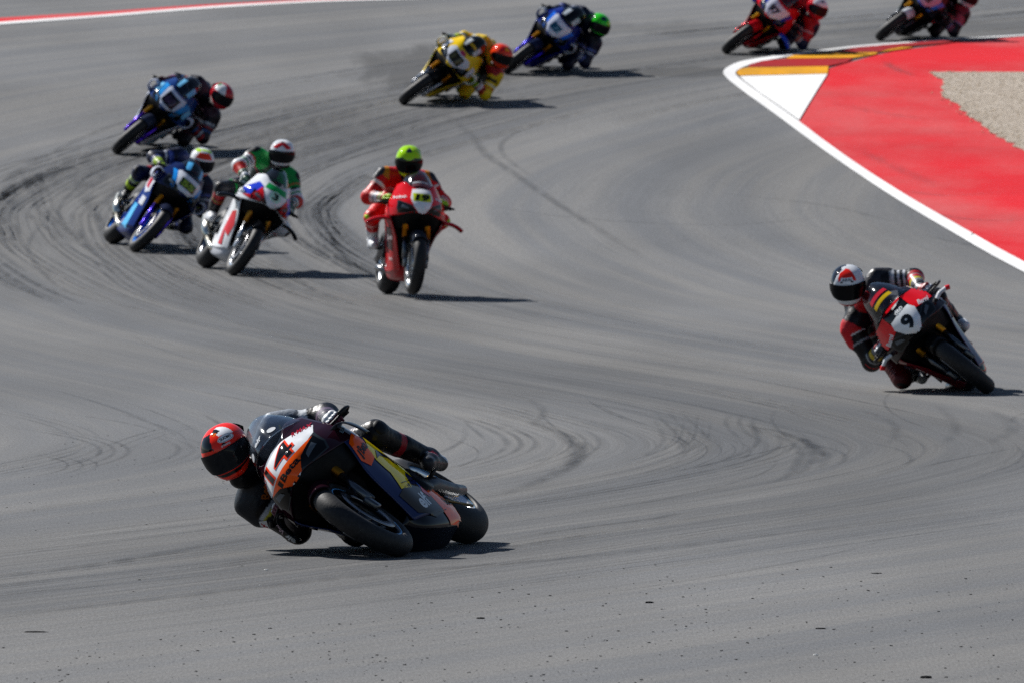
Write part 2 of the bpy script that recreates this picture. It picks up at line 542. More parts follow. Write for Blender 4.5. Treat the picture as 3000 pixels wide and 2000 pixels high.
    b.inputs['Roughness'].default_value = .82; b.inputs['Specular IOR Level'].default_value = .16
    bp = n.new('ShaderNodeBump'); bp.inputs['Strength'].default_value = .25; bp.inputs['Distance'].default_value = .01
    l.new(grain, bp.inputs['Height']); l.new(bp.outputs[0], b.inputs['Normal'])
    return m
_a = at(1270, 196); _b = at(2050, 212); _c = at(2600, 84)
STAINS = [(_a.x + .1, _a.y, 1.15, 5.0, .6, .46), (_b.x, _b.y, 1.0, 1.1, .35, .66),
          (_c.x, _c.y, 4.6, 3.2, .6, .74)]

def axis_samples():
    xs = np.concatenate([[-1500, -500, -200, -90, -50, -30], np.arange(-20, 20.1, 1.0), [30, 50, 90, 200, 500, 1500]])
    ys = np.concatenate([[-150, -60, 0, 15], np.arange(20, 219, .5), [225, 240, 260, 300, 360, 450, 600, 900, 1400, 2500]])
    return xs, ys
xs, ys = axis_samples()
GX, GY = np.meshgrid(xs, ys, indexing='ij')
GZ = ground(GY)
V = np.stack([GX, GY, GZ], -1)
track = mesh_obj('race_track', V.reshape(-1, 3), grid_faces(len(xs), len(ys), True), asphalt_mat())
tag(track, 'grey asphalt race track streaked with curving dark rubber lines', kind='structure')
fl = track.data.attributes.new('flow', 'FLOAT_VECTOR', 'POINT')
FV = np.stack([GX - line_x(GY), GY, np.zeros_like(GX)], -1)
fl.data.foreach_set('vector', FV.reshape(-1).astype(np.float32))

def ground_poly(name, pts, mat, lift=.004, height=None, step=1.0, parent=None):
    """flat area of the ground from its outline in world x,y"""
    V2, F2 = cut2d(poly2d([(p[0], p[1]) for p in pts]), step)
    A = .5 * sum(V2[f[0]][0] * 0 for f in F2[:1])
    Z = ground(V2[:, 1]) + lift
    V = np.column_stack([V2, Z]); F = list(F2)
    def area(f): return sum(V2[f[k - 1]][0] * V2[f[k]][1] - V2[f[k]][0] * V2[f[k - 1]][1] for k in range(len(f)))
    F = [f if area(f) > 0 else tuple(reversed(f)) for f in F]
    if height:
        n = len(V); top = V.copy(); top[:, 2] += height
        edges = {}
        for f in F:
            for k in range(len(f)): edges[(f[k - 1], f[k])] = 1
        side = [(a, b, b + n, a + n) for (a, b) in edges if (b, a) not in edges]
        V = np.concatenate([V, top]); F = [tuple(i + n for i in f) for f in F] + side
    return mesh_obj(name, V, F, mat, parent, smooth=False)
def painted_ground(name, color, wear, scale=1.0, amount=.35, dirt=.25):
    m, n, l, b = new_mat(name)
    tc = n.new('ShaderNodeTexCoord')
    def nz(sc, s, d, r=.6):
        mp = n.new('ShaderNodeMapping'); mp.inputs['Scale'].default_value = sc; l.new(tc.outputs['Object'], mp.inputs['Vector'])
        z = n.new('ShaderNodeTexNoise'); z.inputs['Scale'].default_value = s; z.inputs['Detail'].default_value = d; z.inputs['Roughness'].default_value = r
        l.new(mp.outputs[0], z.inputs['Vector']); return z.outputs['Fac']
    r1 = n.new('ShaderNodeMapRange')
    for i, v in enumerate((.42, .72, 0, amount)): r1.inputs[i + 1].default_value = v
    l.new(nz((.35 * scale, .09 * scale, 1), 1, 6, .65), r1.inputs[0])
    mx = n.new('ShaderNodeMix'); mx.data_type = 'RGBA'
    mx.inputs['A'].default_value = (*color, 1); mx.inputs['B'].default_value = (*wear, 1)
    l.new(r1.outputs[0], mx.inputs['Factor'])
    r2 = n.new('ShaderNodeMapRange')
    for i, v in enumerate((.3, .7, 1 - dirt, 1 + dirt * .5)): r2.inputs[i + 1].default_value = v
    ml = n.new('ShaderNodeMix'); ml.inputs['Factor'].default_value = .5
    l.new(nz((30, 5, 1), 1, 7, .75), ml.inputs['A']); l.new(nz((.22 * scale, .16 * scale, 7), 1, 4, .6), ml.inputs['B']); l.new(ml.outputs['Result'], r2.inputs[0])
    sc = n.new('ShaderNodeVectorMath'); sc.operation = 'SCALE'
    l.new(mx.outputs['Result'], sc.inputs[0]); l.new(r2.outputs[0], sc.inputs['Scale'])
    l.new(sc.outputs[0], b.inputs['Base Color'])
    b.inputs['Roughness'].default_value = .75; b.inputs['Specular IOR Level'].default_value = .04
    bp = n.new('ShaderNodeBump'); bp.inputs['Strength'].default_value = .3; bp.inputs['Distance'].default_value = .01
    l.new(r2.outputs[0], bp.inputs['Height']); l.new(bp.outputs[0], b.inputs['Normal'])
    return m
RED_GROUND = painted_ground('red_paint', (.60, .016, .024), (.52, .12, .12), 1.0, .8)
WHITE_LINE = painted_ground('white_paint', (.78, .78, .77), (.45, .45, .46), 2.0, .4, .12)
YELLOW_KERB = painted_ground('yellow_paint', (.70, .32, .008), (.10, .07, .03), 2.5, .6)
RED_KERB = painted_ground('kerb_red_paint', (.34, .012, .016), (.10, .03, .03), 2.5, .7)
WHITE_KERB = painted_ground('kerb_white_paint', (.78, .78, .77), (.5, .5, .5), 2.0, .25, .1)
PX = lambda L: [at(*p) for p in L]
outer = PX([(3000, 800), (2815, 697), (2634, 590), (2453, 470), (2317, 371), (2204, 289), (2149, 248), (2126, 227), (2119, 213),
            (2131, 199), (2168, 183), (2213, 174), (2272, 165), (2317, 160), (2486, 139), (2575, 131), (2716, 121), (2860, 112), (3000, 104)])
inner = PX([(3000, 769), (2838, 679), (2652, 572), (2475, 457), (2340, 357), (2226, 276), (2180, 242), (2163, 228), (2155, 217),
            (2164, 206), (2195, 192), (2232, 182), (2280, 173), (2322, 165), (2490, 143), (2579, 135), (2718, 124), (2862, 115), (3000, 107)])
def extend(P, k0, k1):
    a = P[0] + (P[0] - P[1]) * k0; b = P[-1] + (P[-1] - P[-2]) * k1
    return [a] + P + [b]
outer = extend(outer, 8, 6); inner = extend(inner, 8, 6)
def ribbon(name, A, B, mat, lift, n=160, parent=None):
    GA = cr1(np.array([tuple(p) for p in A]), n); GB = cr1(np.array([tuple(p) for p in B]), n)
    rows = np.stack([GA, GA * .5 + GB * .5, GB], 1)
    rows[..., 2] = ground(rows[..., 1]) + lift
    return mesh_obj(name, rows.reshape(-1, 3), grid_faces(n, 3, False), mat, parent)
tag(ribbon('track_edge_line', outer, inner, WHITE_LINE, .009), 'white painted line round the inside of the bend', kind='structure')
red_pts = PX([(2340, 357), (2475, 457), (2652, 572), (2838, 679), (3000, 769)])
far_line = PX([(2428, 203), (2480, 187), (2566, 164), (2620, 152), (2679, 144), (2760, 133), (2815, 125), (2900, 117), (3000, 109)])
red_out = [inner[0]] + list(reversed(red_pts))
poly = [(p.x, p.y) for p in red_pts] + [(inner[0].x, inner[0].y), (30, inner[0].y), (30, 185)] \
    + [(inner[-1].x, inner[-1].y + .3)] + [(p.x, p.y) for p in reversed(far_line)] + [(p.x, p.y) for p in PX([(2424, 222)])]
# keep the outline simple: near edge, right side, far edge
tag(ground_poly('red_runoff', poly, RED_GROUND, .005), 'bright red painted run-off area inside the bend', kind='structure')
gm, gn, gl_, gb = new_mat('gravel')
gtc = gn.new('ShaderNodeTexCoord')
gz = gn.new('ShaderNodeTexNoise'); gz.inputs['Scale'].default_value = 1.0; gz.inputs['Detail'].default_value = 8; gz.inputs['Roughness'].default_value = .8
gmp = gn.new('ShaderNodeMapping'); gmp.inputs['Scale'].default_value = (16, 3.5, 1)
gl_.new(gtc.outputs['Object'], gmp.inputs[0]); gl_.new(gmp.outputs[0], gz.inputs['Vector'])
gcr = gn.new('ShaderNodeValToRGB')
for pos, c in ((.30, (.12, .09, .06, 1)), (.42, (.31, .25, .185, 1)), (.55, (.42, .355, .285, 1)), (.8, (.52, .46, .385, 1))):
    e = gcr.color_ramp.elements.new(pos); e.color = c
gcr.color_ramp.elements.remove(gcr.color_ramp.elements[0]); gcr.color_ramp.elements.remove(gcr.color_ramp.elements[-1])
gl_.new(gz.outputs['Fac'], gcr.inputs[0]); gl_.new(gcr.outputs[0], gb.inputs['Base Color']); gb.inputs['Roughness'].default_value = .95
gbp = gn.new('ShaderNodeBump'); gbp.inputs['Strength'].default_value = .8; gbp.inputs['Distance'].default_value = .05
gl_.new(gz.outputs['Fac'], gbp.inputs['Height']); gl_.new(gbp.outputs[0], gb.inputs['Normal'])
dirt_px = [(2722, 216), (2743, 226), (2766, 241), (2761, 258), (2768, 282), (2790, 298), (2829, 326), (2842, 344), (2860, 356), (2892, 380), (2924, 402), (2960, 424), (3000, 446), (3120, 505)]
d = PX(dirt_px)
dd = cr1(np.array([tuple(p) for p in d]), 60)
dd[1:-1, 0] += rng.normal(0, .03, 58); dd[1:-1, 1] += rng.normal(0, .05, 58)
dpoly = [(p[0], p[1]) for p in dd] + [(29, dd[-1][1] - 3), (29, d[0].y + .1)]
tag(ground_poly('gravel_trap', dpoly, gm, .010, .012), 'pale gravel bed inside the red run-off', kind='structure')

# kerb, block by block
kerb = empty('kerb'); tag(kerb, 'painted kerb of white, yellow and red blocks at the apex', 'kerb')
kb = [('kerb_block', WHITE_KERB, [(2169, 228), (2424, 222), (2342, 355), (2228, 275), (2184, 242)]),
      ('kerb_block', YELLOW_KERB, [(2158, 217), (2166, 207), (2190, 203), (2427, 199), (2424, 221), (2170, 226)]),
      ('kerb_block', RED_KERB, [(2192, 202), (2197, 193), (2234, 183), (2300, 177), (2470, 176), (2500, 175), (2479, 187), (2428, 198)]),
      ('kerb_block', YELLOW_KERB, [(2302, 176), (2322, 167), (2420, 160), (2572, 158), (2566, 163), (2500, 174)]),
      ('kerb_block', RED_KERB, [(2424, 159), (2492, 145), (2575, 138), (2600, 150), (2574, 157)]),
      ('kerb_block', YELLOW_KERB, [(2578, 157), (2603, 150), (2640, 143), (2678, 143), (2620, 151)]),
      ('kerb_block', RED_KERB, [(2578, 137), (2718, 126), (2815, 121), (2812, 124.5), (2758, 132), (2640, 142), (2603, 149)])]
for nm, mt, px in kb:
    P = PX(px); ground_poly(nm, [(p.x, p.y) for p in P], mt, .008, .012, 2.0, kerb)
# far edge line with its red border
L1 = PX([(-400, 96), (0, 66), (300, 45), (600, 21), (900, 4), (1100, -2), (1500, -12), (2000, -22)])
L2 = PX([(-400, 104), (0, 73), (300, 51), (600, 27), (900, 8.5), (1100, 2), (1500, -8), (2000, -18)])
L0 = PX([(-400, 82), (0, 54), (300, 36), (600, 15), (900, 1), (1100, -4), (1500, -13), (2000, -23)])
tag(ribbon('far_edge_line', L1, L2, WHITE_LINE, .006), 'white line along the far outer edge of the track', kind='structure')
tag(ribbon('far_red_strip', L0, L1, RED_GROUND, .005), 'thin red strip behind the far white line', kind='structure')

# single tyre marks laid over the asphalt
def mark_mat():
    m, n, l, b = new_mat('tyre_mark')
    b.inputs['Base Color'].default_value = (.03, .032, .036, 1); b.inputs['Roughness'].default_value = .6
    A = n.new('ShaderNodeAttribute'); A.attribute_name = 'fade'
    tc = n.new('ShaderNodeTexCoord'); mp = n.new('ShaderNodeMapping'); mp.inputs['Scale'].default_value = (9, .9, 1)
    nz = n.new('ShaderNodeTexNoise'); nz.inputs['Scale'].default_value = 1; nz.inputs['Detail'].default_value = 6
    l.new(tc.outputs['Object'], mp.inputs[0]); l.new(mp.outputs[0], nz.inputs['Vector'])
    r = n.new('ShaderNodeMapRange')
    for i, v in enumerate((.3, .65, .15, 1)): r.inputs[i + 1].default_value = v
    l.new(nz.outputs['Fac'], r.inputs[0])
    q = n.new('ShaderNodeMath'); q.operation = 'MULTIPLY'; l.new(A.outputs['Fac'], q.inputs[0]); l.new(r.outputs[0], q.inputs[1])
    l.new(q.outputs[0], b.inputs['Alpha'])
    return m
MV, MF, MA = [], [], []
def tyre_mark(pts, w, dark, lift=.004):
    P = cr1(np.array([tuple(p) for p in pts]), 40)
    n = len(P); o = len(MV)
    for i in range(n):
        t = P[min(i + 1, n - 1)] - P[max(i - 1, 0)]; s = np.array([t[1], -t[0]]); s = s / (np.linalg.norm(s) + 1e-9)
        e = math.sin(math.pi * i / (n - 1)) ** .6 * dark
        for k, a in ((-1.8, 0), (-.35, .8), (.35, .8), (1.8, 0)):
            x, y = P[i][0] + s[0] * w * k / 2, P[i][1] + s[1] * w * k / 2
            MV.append((x, y, float(ground(y)) + lift)); MA.append(a * e)
    for i in range(n - 1):
        for k in range(3): MF.append((o + i * 4 + k, o + i * 4 + k + 1, o + i * 4 + 5 + k, o + i * 4 + 4 + k))
for px, w, dk in [
    ([(2180, 1245), (2290, 1265), (2385, 1300), (2420, 1335), (2400, 1375)], .05, .55),
    ([(2200, 1248), (2330, 1285), (2378, 1320), (2360, 1368), (2320, 1392)], .05, .5),
    ([(2240, 1250), (2350, 1290), (2400, 1325), (2392, 1360)], .045, .5),
    ([(2190, 1252), (2300, 1285), (2345, 1320), (2335, 1355), (2300, 1395), (2240, 1415)], .05, .5),
    ([(1330, 1185), (1540, 1225), (1660, 1280), (1690, 1325), (1640, 1380), (1520, 1430), (1400, 1465)], .09, .45),
    ([(1450, 1210), (1620, 1260), (1700, 1310), (1680, 1360), (1560, 1415)], .07, .4),
    ([(1490, 1150), (1570, 1180), (1590, 1215), (1560, 1240)], .05, .35),
    ([(2520, 1200), (2610, 1235), (2625, 1270), (2600, 1300)], .05, .35),
    ([(2740, 1180), (2790, 1230), (2795, 1270), (2740, 1310)], .06, .3),
    ([(2870, 1190), (2950, 1230), (2960, 1265), (2860, 1310)], .08, .3),
    ([(1300, 330), (1390, 405), (1420, 450), (1520, 520), (1700, 640), (1900, 760)], .09, .5),
    ([(1700, 330), (1560, 370), (1475, 415), (1480, 460), (1560, 520)], .06, .4),
    ([(1400, 600), (1700, 640), (2100, 660), (2400, 640)], .08, .3),
    ([(0, 1690), (300, 1650), (640, 1590), (800, 1570)], .10, .5),
    ([(1480, 1580), (1700, 1545), (1900, 1520), (2000, 1500)], .06, .55),
    ([(0, 1800), (500, 1750), (1100, 1680), (1700, 1630), (2300, 1560), (3000, 1480)], .12, .35),
    ([(1150, 1655), (1500, 1600), (1800, 1555)], .06, .45),
    ([(0, 1740), (400, 1705), (900, 1650)], .05, .4),
    ([(600, 300), (300, 380), (60, 500), (30, 580), (160, 680), (420, 790)], .10, .4),
    ([(900, 330), (600, 400), (330, 500), (250, 580), (330, 680), (520, 770)], .12, .35),
    ([(1100, 340), (800, 410), (520, 500), (420, 590), (470, 680)], .10, .3),
    ([(700, 330), (400, 410), (140, 520), (110, 600), (240, 700), (560, 830)], .12, .4),
    ([(2050, 560), (2400, 600), (2620, 650)], .08, .25)]:
    tyre_mark(PX(px), w, dk)
def flow_lines(count, t_lo, t_hi, y_lo, y_hi, l_lo, l_hi, w_lo, w_hi, d_lo, d_hi):
    for _ in range(count):
        t0 = rng.uniform(t_lo, t_hi); y0 = rng.uniform(y_lo, y_hi); ln = rng.uniform(l_lo, l_hi); dr = rng.normal(0, .35)
        yy = np.linspace(y0, y0 + ln, 14); w, dk = rng.uniform(w_lo, w_hi), rng.uniform(d_lo, d_hi)
        for k in range(1 if rng.random() < .6 else 3):       # some lie side by side
            tyre_mark([Vector((float(line_x(y)) + t0 + k * .09 + dr * ((y - y0) / ln) ** 2, y, 0)) for y in yy], w, dk * (1 - .15 * k))
for px, w, dk in [([(2720, 625), (2800, 640), (2900, 648), (3000, 645)], .10, .45), ([(2640, 560), (2760, 575), (2900, 570)], .12, .25), ([(2500, 430), (2640, 500), (2780, 560)], .16, .2),
                  ([(2590, 180), (2625, 205), (2680, 225)], .10, .4), ([(2440, 300), (2560, 330), (2720, 350)], .2, .15), ([(2700, 690), (2850, 720), (3000, 760)], .10, .3)]:
    tyre_mark(PX(px), w, dk, .009)
flow_lines(120, .2, 5.0, 104, 132, 8, 24, .02, .07, .35, .75)
flow_lines(70, -3.0, 6.0, 66, 78, 3, 10, .012, .035, .2, .55)
flow_lines(50, -1, 6, 48, 66, 5, 14, .01, .03, .2, .55)
flow_lines(40, 0, 6, 80, 104, 8, 20, .015, .05, .1, .3)
flow_lines(50, -1, 7, 136, 165, 6, 20, .03, .10, .15, .4)
mo = mesh_obj('tyre_marks', MV, MF, mark_mat()); tag(mo, 'curving black tyre marks burnt into the asphalt', kind='stuff')
fa = mo.data.attributes.new('fade', 'FLOAT', 'POINT'); fa.data.foreach_set('value', MA)

# rubber crumbs thrown off the racing line
CV, CF = [], []
def crumb(p, s, stretch=1.0, ang=0.0):
    o = len(CV); n = 7
    ca, sa = math.cos(ang), math.sin(ang)
    for hgt, k in ((0, 1.0), (.45, .8)):
        for i in range(n):
            w = 2 * math.pi * i / n; r = s * k * rng.uniform(.7, 1.2)
            x, y = r * math.cos(w) * stretch, r * math.sin(w)
            CV.append((p.x + x * ca - y * sa, p.y + x * sa + y * ca, p.z + s * hgt + .001))
    CV.append((p.x, p.y, p.z + s * .65))
    for i in range(n):
        j = (i + 1) % n
        CF.append((o + i, o + j, o + n + j, o + n + i)); CF.append((o + n + i, o + n + j, o + 2 * n))
for _ in range(900):
    py = 1640 + 400 * rng.random() ** .8; px = rng.uniform(-60, 3060)
    if py < 1900 - .16 * px + 40 and rng.random() < .9: continue
    crumb(at(px, py), float(np.clip(rng.lognormal(-5.65, .45), .0016, .007)), rng.uniform(.8, 1.4), rng.uniform(-.5, .5))
for px, py, s, st in ((104, 1851, .010, 5.5), (2570, 1679, .008, 4), (2405, 1841, .010, 3), (1902, 1765, .014, 1.5), (2714, 1985, .018, 1.5), (1410, 1811, .012, 2)):
    crumb(at(px, py), s, st)
for _ in range(60):
    crumb(at(rng.uniform(0, 700), rng.uniform(1250, 1560)), rng.uniform(.002, .005), 1.5)
tag(mesh_obj('rubber_crumbs', CV, CF, matte('#1a1a1c', .9), smooth=False), 'small black crumbs of tyre rubber off the racing line', kind='stuff')
CV, CF = [], []
for _ in range(900):
    k = rng.integers(0, 59); e = dd[k] * .5 + dd[k + 1] * .5
    x = e[0] + rng.uniform(-.02, 1) ** 2 * 3.2 - (.12 if rng.random() < .08 else 0); y = e[1] + rng.uniform(-.3, .4)
    crumb(Vector((x, y, float(ground(y)) + .018)), rng.uniform(.008, .02), 1.2, rng.uniform(0, 3))
tag(mesh_obj('gravel_stones', CV, CF, matte('#b8a386', .95), smooth=False), 'loose pale stones along the edge of the gravel bed', kind='stuff')
CV, CF = [], []
for _ in range(40):
    crumb(at(rng.uniform(0, 3000), rng.uniform(1450, 1990)), rng.uniform(.002, .005), 1.2)
for px, py in ((779, 1669), (2390, 1918), (795, 989)): crumb(at(px, py), .009, 1.3)
tag(mesh_obj('pale_grit', CV, CF, matte('#d8d8d4', .8), smooth=False), 'tiny white specks of grit on the asphalt', kind='stuff')

# ------------------------------------------------------------------ motorcycles
# a bike's own axes: x to the rider's right, y forward, z up; rear tyre stands at the origin
WB, RF, RR, CF_, CR_ = 1.45, .300, .325, .060, .098
_wheel = {}
def wheel_meshes():
    if _wheel: return _wheel
    def tyre(R, c, rim_r, rim_x, n=24):
        prof = []
        for a in np.linspace(-100, 100, n):
            t = math.radians(a); prof.append((c * math.sin(t), R - c + c * math.cos(t)))
        prof = [(-rim_x, rim_r)] + prof + [(rim_x, rim_r)]
        return lathe_x(prof, 80)
    def rim(rr, hw, hub):
        prof = [(-hw, rr + .004), (-hw, rr - .012), (-hw * .78, rr - .03), (hw * .78, rr - .03), (hw, rr - .012), (hw, rr + .004)]
        parts = [lathe_x(prof, 64)]
        parts.append(lathe_x([(-hw * .7, .02), (-hw * .7, hub), (hw * .7, hub), (hw * .7, .02), (-hw * .7, .02)], 32))
        for k in range(5):
            w = 2 * math.pi * k / 5
            for dw in (-.16, .16):
                p0 = (0, hub * .9 * math.cos(w), hub * .9 * math.sin(w)); p1 = (0, (rr - .02) * math.cos(w + dw), (rr - .02) * math.sin(w + dw))
                v, f = tube([p0, ((0), (p0[1] + p1[1]) / 2, (p0[2] + p1[2]) / 2), p1], [.017, .012, .013], 8)
                v = v * np.array([1.3, 1, 1]); parts.append((v, f))
        return merge(parts)
    def disc(x, r0, r1):
        return merge([lathe_x([(x - .003, r0), (x + .003, r0), (x + .003, r1), (x - .003, r1), (x - .003, r0)], 48)])
    _wheel['tf'] = tyre(RF, CF_, .216, .045); _wheel['tr'] = tyre(RR, CR_, .216, .075)
    _wheel['rf'] = rim(.216, .048, .045); _wheel['rr'] = rim(.216, .078, .06)
    _wheel['df'] = disc(.062, .115, .165); _wheel['dr'] = disc(-.07, .06, .11)
    _wheel['sp'] = disc(-.098, .05, .10)
    return _wheel
_cache = {}
def cached(key, name, build, mat, parent, smooth=True, mirror=False):
    """alike parts of the ten bikes share one mesh"""
    k = (key, mirror)
    if k in _cache: return share(name, _cache[k], mat, parent)
    V, F = build()
    o = mesh_obj(name, V, F, mat, parent, smooth, mirror); _cache[k] = o
    return o
def shift(vf, t):
    return np.asarray(vf[0]) + np.array(t), vf[1]

NOSE = sym([[(0, 1.37, 1.00), (.078, 1.335, 1.01), (.138, 1.225, 1.055), (.190, 1.085, 1.03)],
            [(0, 1.445, .955), (.088, 1.415, .948), (.178, 1.30, .93), (.246, 1.15, .905)],
            [(0, 1.51, .89), (.095, 1.47, .886), (.198, 1.335, .872), (.270, 1.16, .85)],
            [(0, 1.553, .82), (.088, 1.505, .825), (.206, 1.355, .81), (.284, 1.165, .785)],
            [(0, 1.545, .765), (.07, 1.497, .775), (.205, 1.355, .735), (.288, 1.17, .715)]])
SIDE = [[(.238, 1.235, .79), (.266, 1.13, .845), (.254, .99, .875), (.21, .84, .86), (.165, .71, .82)],
        [(.246, 1.275, .695), (.276, 1.14, .715), (.260, .98, .70), (.222, .80, .68), (.185, .66, .66)],
        [(.180, 1.255, .53), (.214, 1.10, .54), (.212, .94, .53), (.195, .76, .51), (.172, .60, .50)],
        [(.126, 1.165, .36), (.166, 1.03, .36), (.170, .86, .35), (.164, .68, .345), (.146, .50, .34)],
        [(.080, 1.09, .225), (.122, .96, .205), (.134, .78, .195), (.130, .58, .20), (.112, .40, .215)]]
BELLY = sym([[(0, 1.12, .27), (.03, 1.115, .265), (.055, 1.105, .265), (.083, 1.095, .27)],
             [(0, 1.00, .165), (.05, 1.0, .165), (.085, .99, .18), (.124, .975, .235)],
             [(0, .80, .128), (.06, .80, .13), (.10, .80, .15), (.140, .80, .225)],
             [(0, .60, .125), (.06, .60, .127), (.10, .60, .148), (.138, .60, .230)],
             [(0, .42, .14), (.055, .42, .142), (.09, .42, .16), (.124, .42, .245)],
             [(0, .35, .185), (.045, .35, .187), (.075, .35, .20), (.10, .35, .25)]])
SCREEN = sym([[(0, 1.372, .998), (.078, 1.348, .99), (.148, 1.272, .968), (.185, 1.16, .95)],
              [(0, 1.29, 1.075), (.074, 1.265, 1.066), (.135, 1.19, 1.035), (.165, 1.10, 1.0)],
              [(0, 1.19, 1.14), (.066, 1.17, 1.13), (.114, 1.11, 1.10), (.138, 1.05, 1.06)],
              [(0, 1.08, 1.185), (.052, 1.07, 1.175), (.088, 1.04, 1.145), (.110, 1.0, 1.10)]])
TANK = sym([[(0, 1.12, .91), (.06, 1.12, .905), (.11, 1.11, .88), (.14, 1.10, .82), (.14, 1.09, .75)],
            [(0, 1.03, .985), (.09, 1.03, .98), (.155, 1.02, .95), (.185, 1.01, .88), (.175, 1.0, .77)],
            [(0, .91, 1.0), (.10, .91, .992), (.165, .91, .955), (.19, .90, .88), (.165, .90, .76)],
            [(0, .79, .965), (.085, .79, .955), (.13, .79, .925), (.145, .79, .85), (.125, .79, .75)],
            [(0, .68, .885), (.065, .68, .88), (.10, .68, .855), (.115, .68, .80), (.11, .68, .73)],
            [(0, .60, .84), (.055, .60, .835), (.09, .60, .815), (.10, .60, .78), (.10, .60, .72)]])
SEAT = sym([[(0, .66, .835), (.07, .66, .83), (.11, .66, .80), (.11, .66, .74)],
            [(0, .46, .83), (.10, .46, .828), (.145, .46, .80), (.13, .46, .73)],
            [(0, .28, .855), (.10, .28, .85), (.14, .28, .82), (.12, .28, .75)]])
TAIL = sym([[(0, .32, .88), (.08, .32, .87), (.135, .31, .83), (.115, .30, .77), (.05, .29, .75)],
            [(0, .20, .945), (.085, .20, .93), (.13, .19, .88), (.11, .18, .82), (.05, .17, .80)],
            [(0, -.02, .985), (.065, -.02, .97), (.095, -.02, .93), (.08, -.02, .89), (.035, -.02, .875)],
            [(0, -.20, 1.0), (.035, -.20, .99), (.05, -.20, .97), (.04, -.20, .95), (.02, -.20, .945)]])
G_NOSE = patch(NOSE, 28, 48); G_SIDE = patch(SIDE, 30, 30); G_BELLY = patch(BELLY, 26, 30)
G_SIDE_L = G_SIDE * np.array([-1, 1, 1])
FAIRING = Surf([G_NOSE, G_SIDE, G_SIDE_L, G_BELLY])
NOSE_S = Surf([G_NOSE])
SCREEN_S = Surf([patch(SCREEN, 20, 30)])

def wing_strip(points, chord, th=.007):
    """blade swept along points; chord runs along y"""
    P = cr1(np.array(points, float), 16); c = np.interp(np.linspace(0, 1, 16), np.linspace(0, 1, len(chord)), chord)
    rows = []
    T = np.gradient(P, axis=0)
    for i in range(16):
        n = np.cross(T[i], (0, 1, 0)); n /= np.linalg.norm(n)
        sec = []
        for a in np.linspace(0, 2 * math.pi, 14, endpoint=False):
            sec.append(P[i] + np.array([0, c[i] / 2 * math.cos(a), 0]) + n * th * math.sin(a) * (1 - .45 * math.cos(a + math.pi)))
        rows.append(sec)
    V = np.array(rows).reshape(-1, 3); F = []
    for i in range(15):
        for k in range(14): F.append((i * 14 + k, i * 14 + (k + 1) % 14, (i + 1) * 14 + (k + 1) % 14, (i + 1) * 14 + k))
    F.append(tuple(range(14))[::-1]); F.append(tuple(15 * 14 + k for k in range(14)))
    return V, F
def fork_dir():
    a = np.array([0, WB, RF]); b = np.array([0, 1.185, .90])
    return a, b
def side_frame(side):
    d = Vector((-side * .8, -.6, 0)); u = Vector((0, 0, 1)).cross(d) * -1
    return Vector((side * .26, 1.0, 0)), d, u

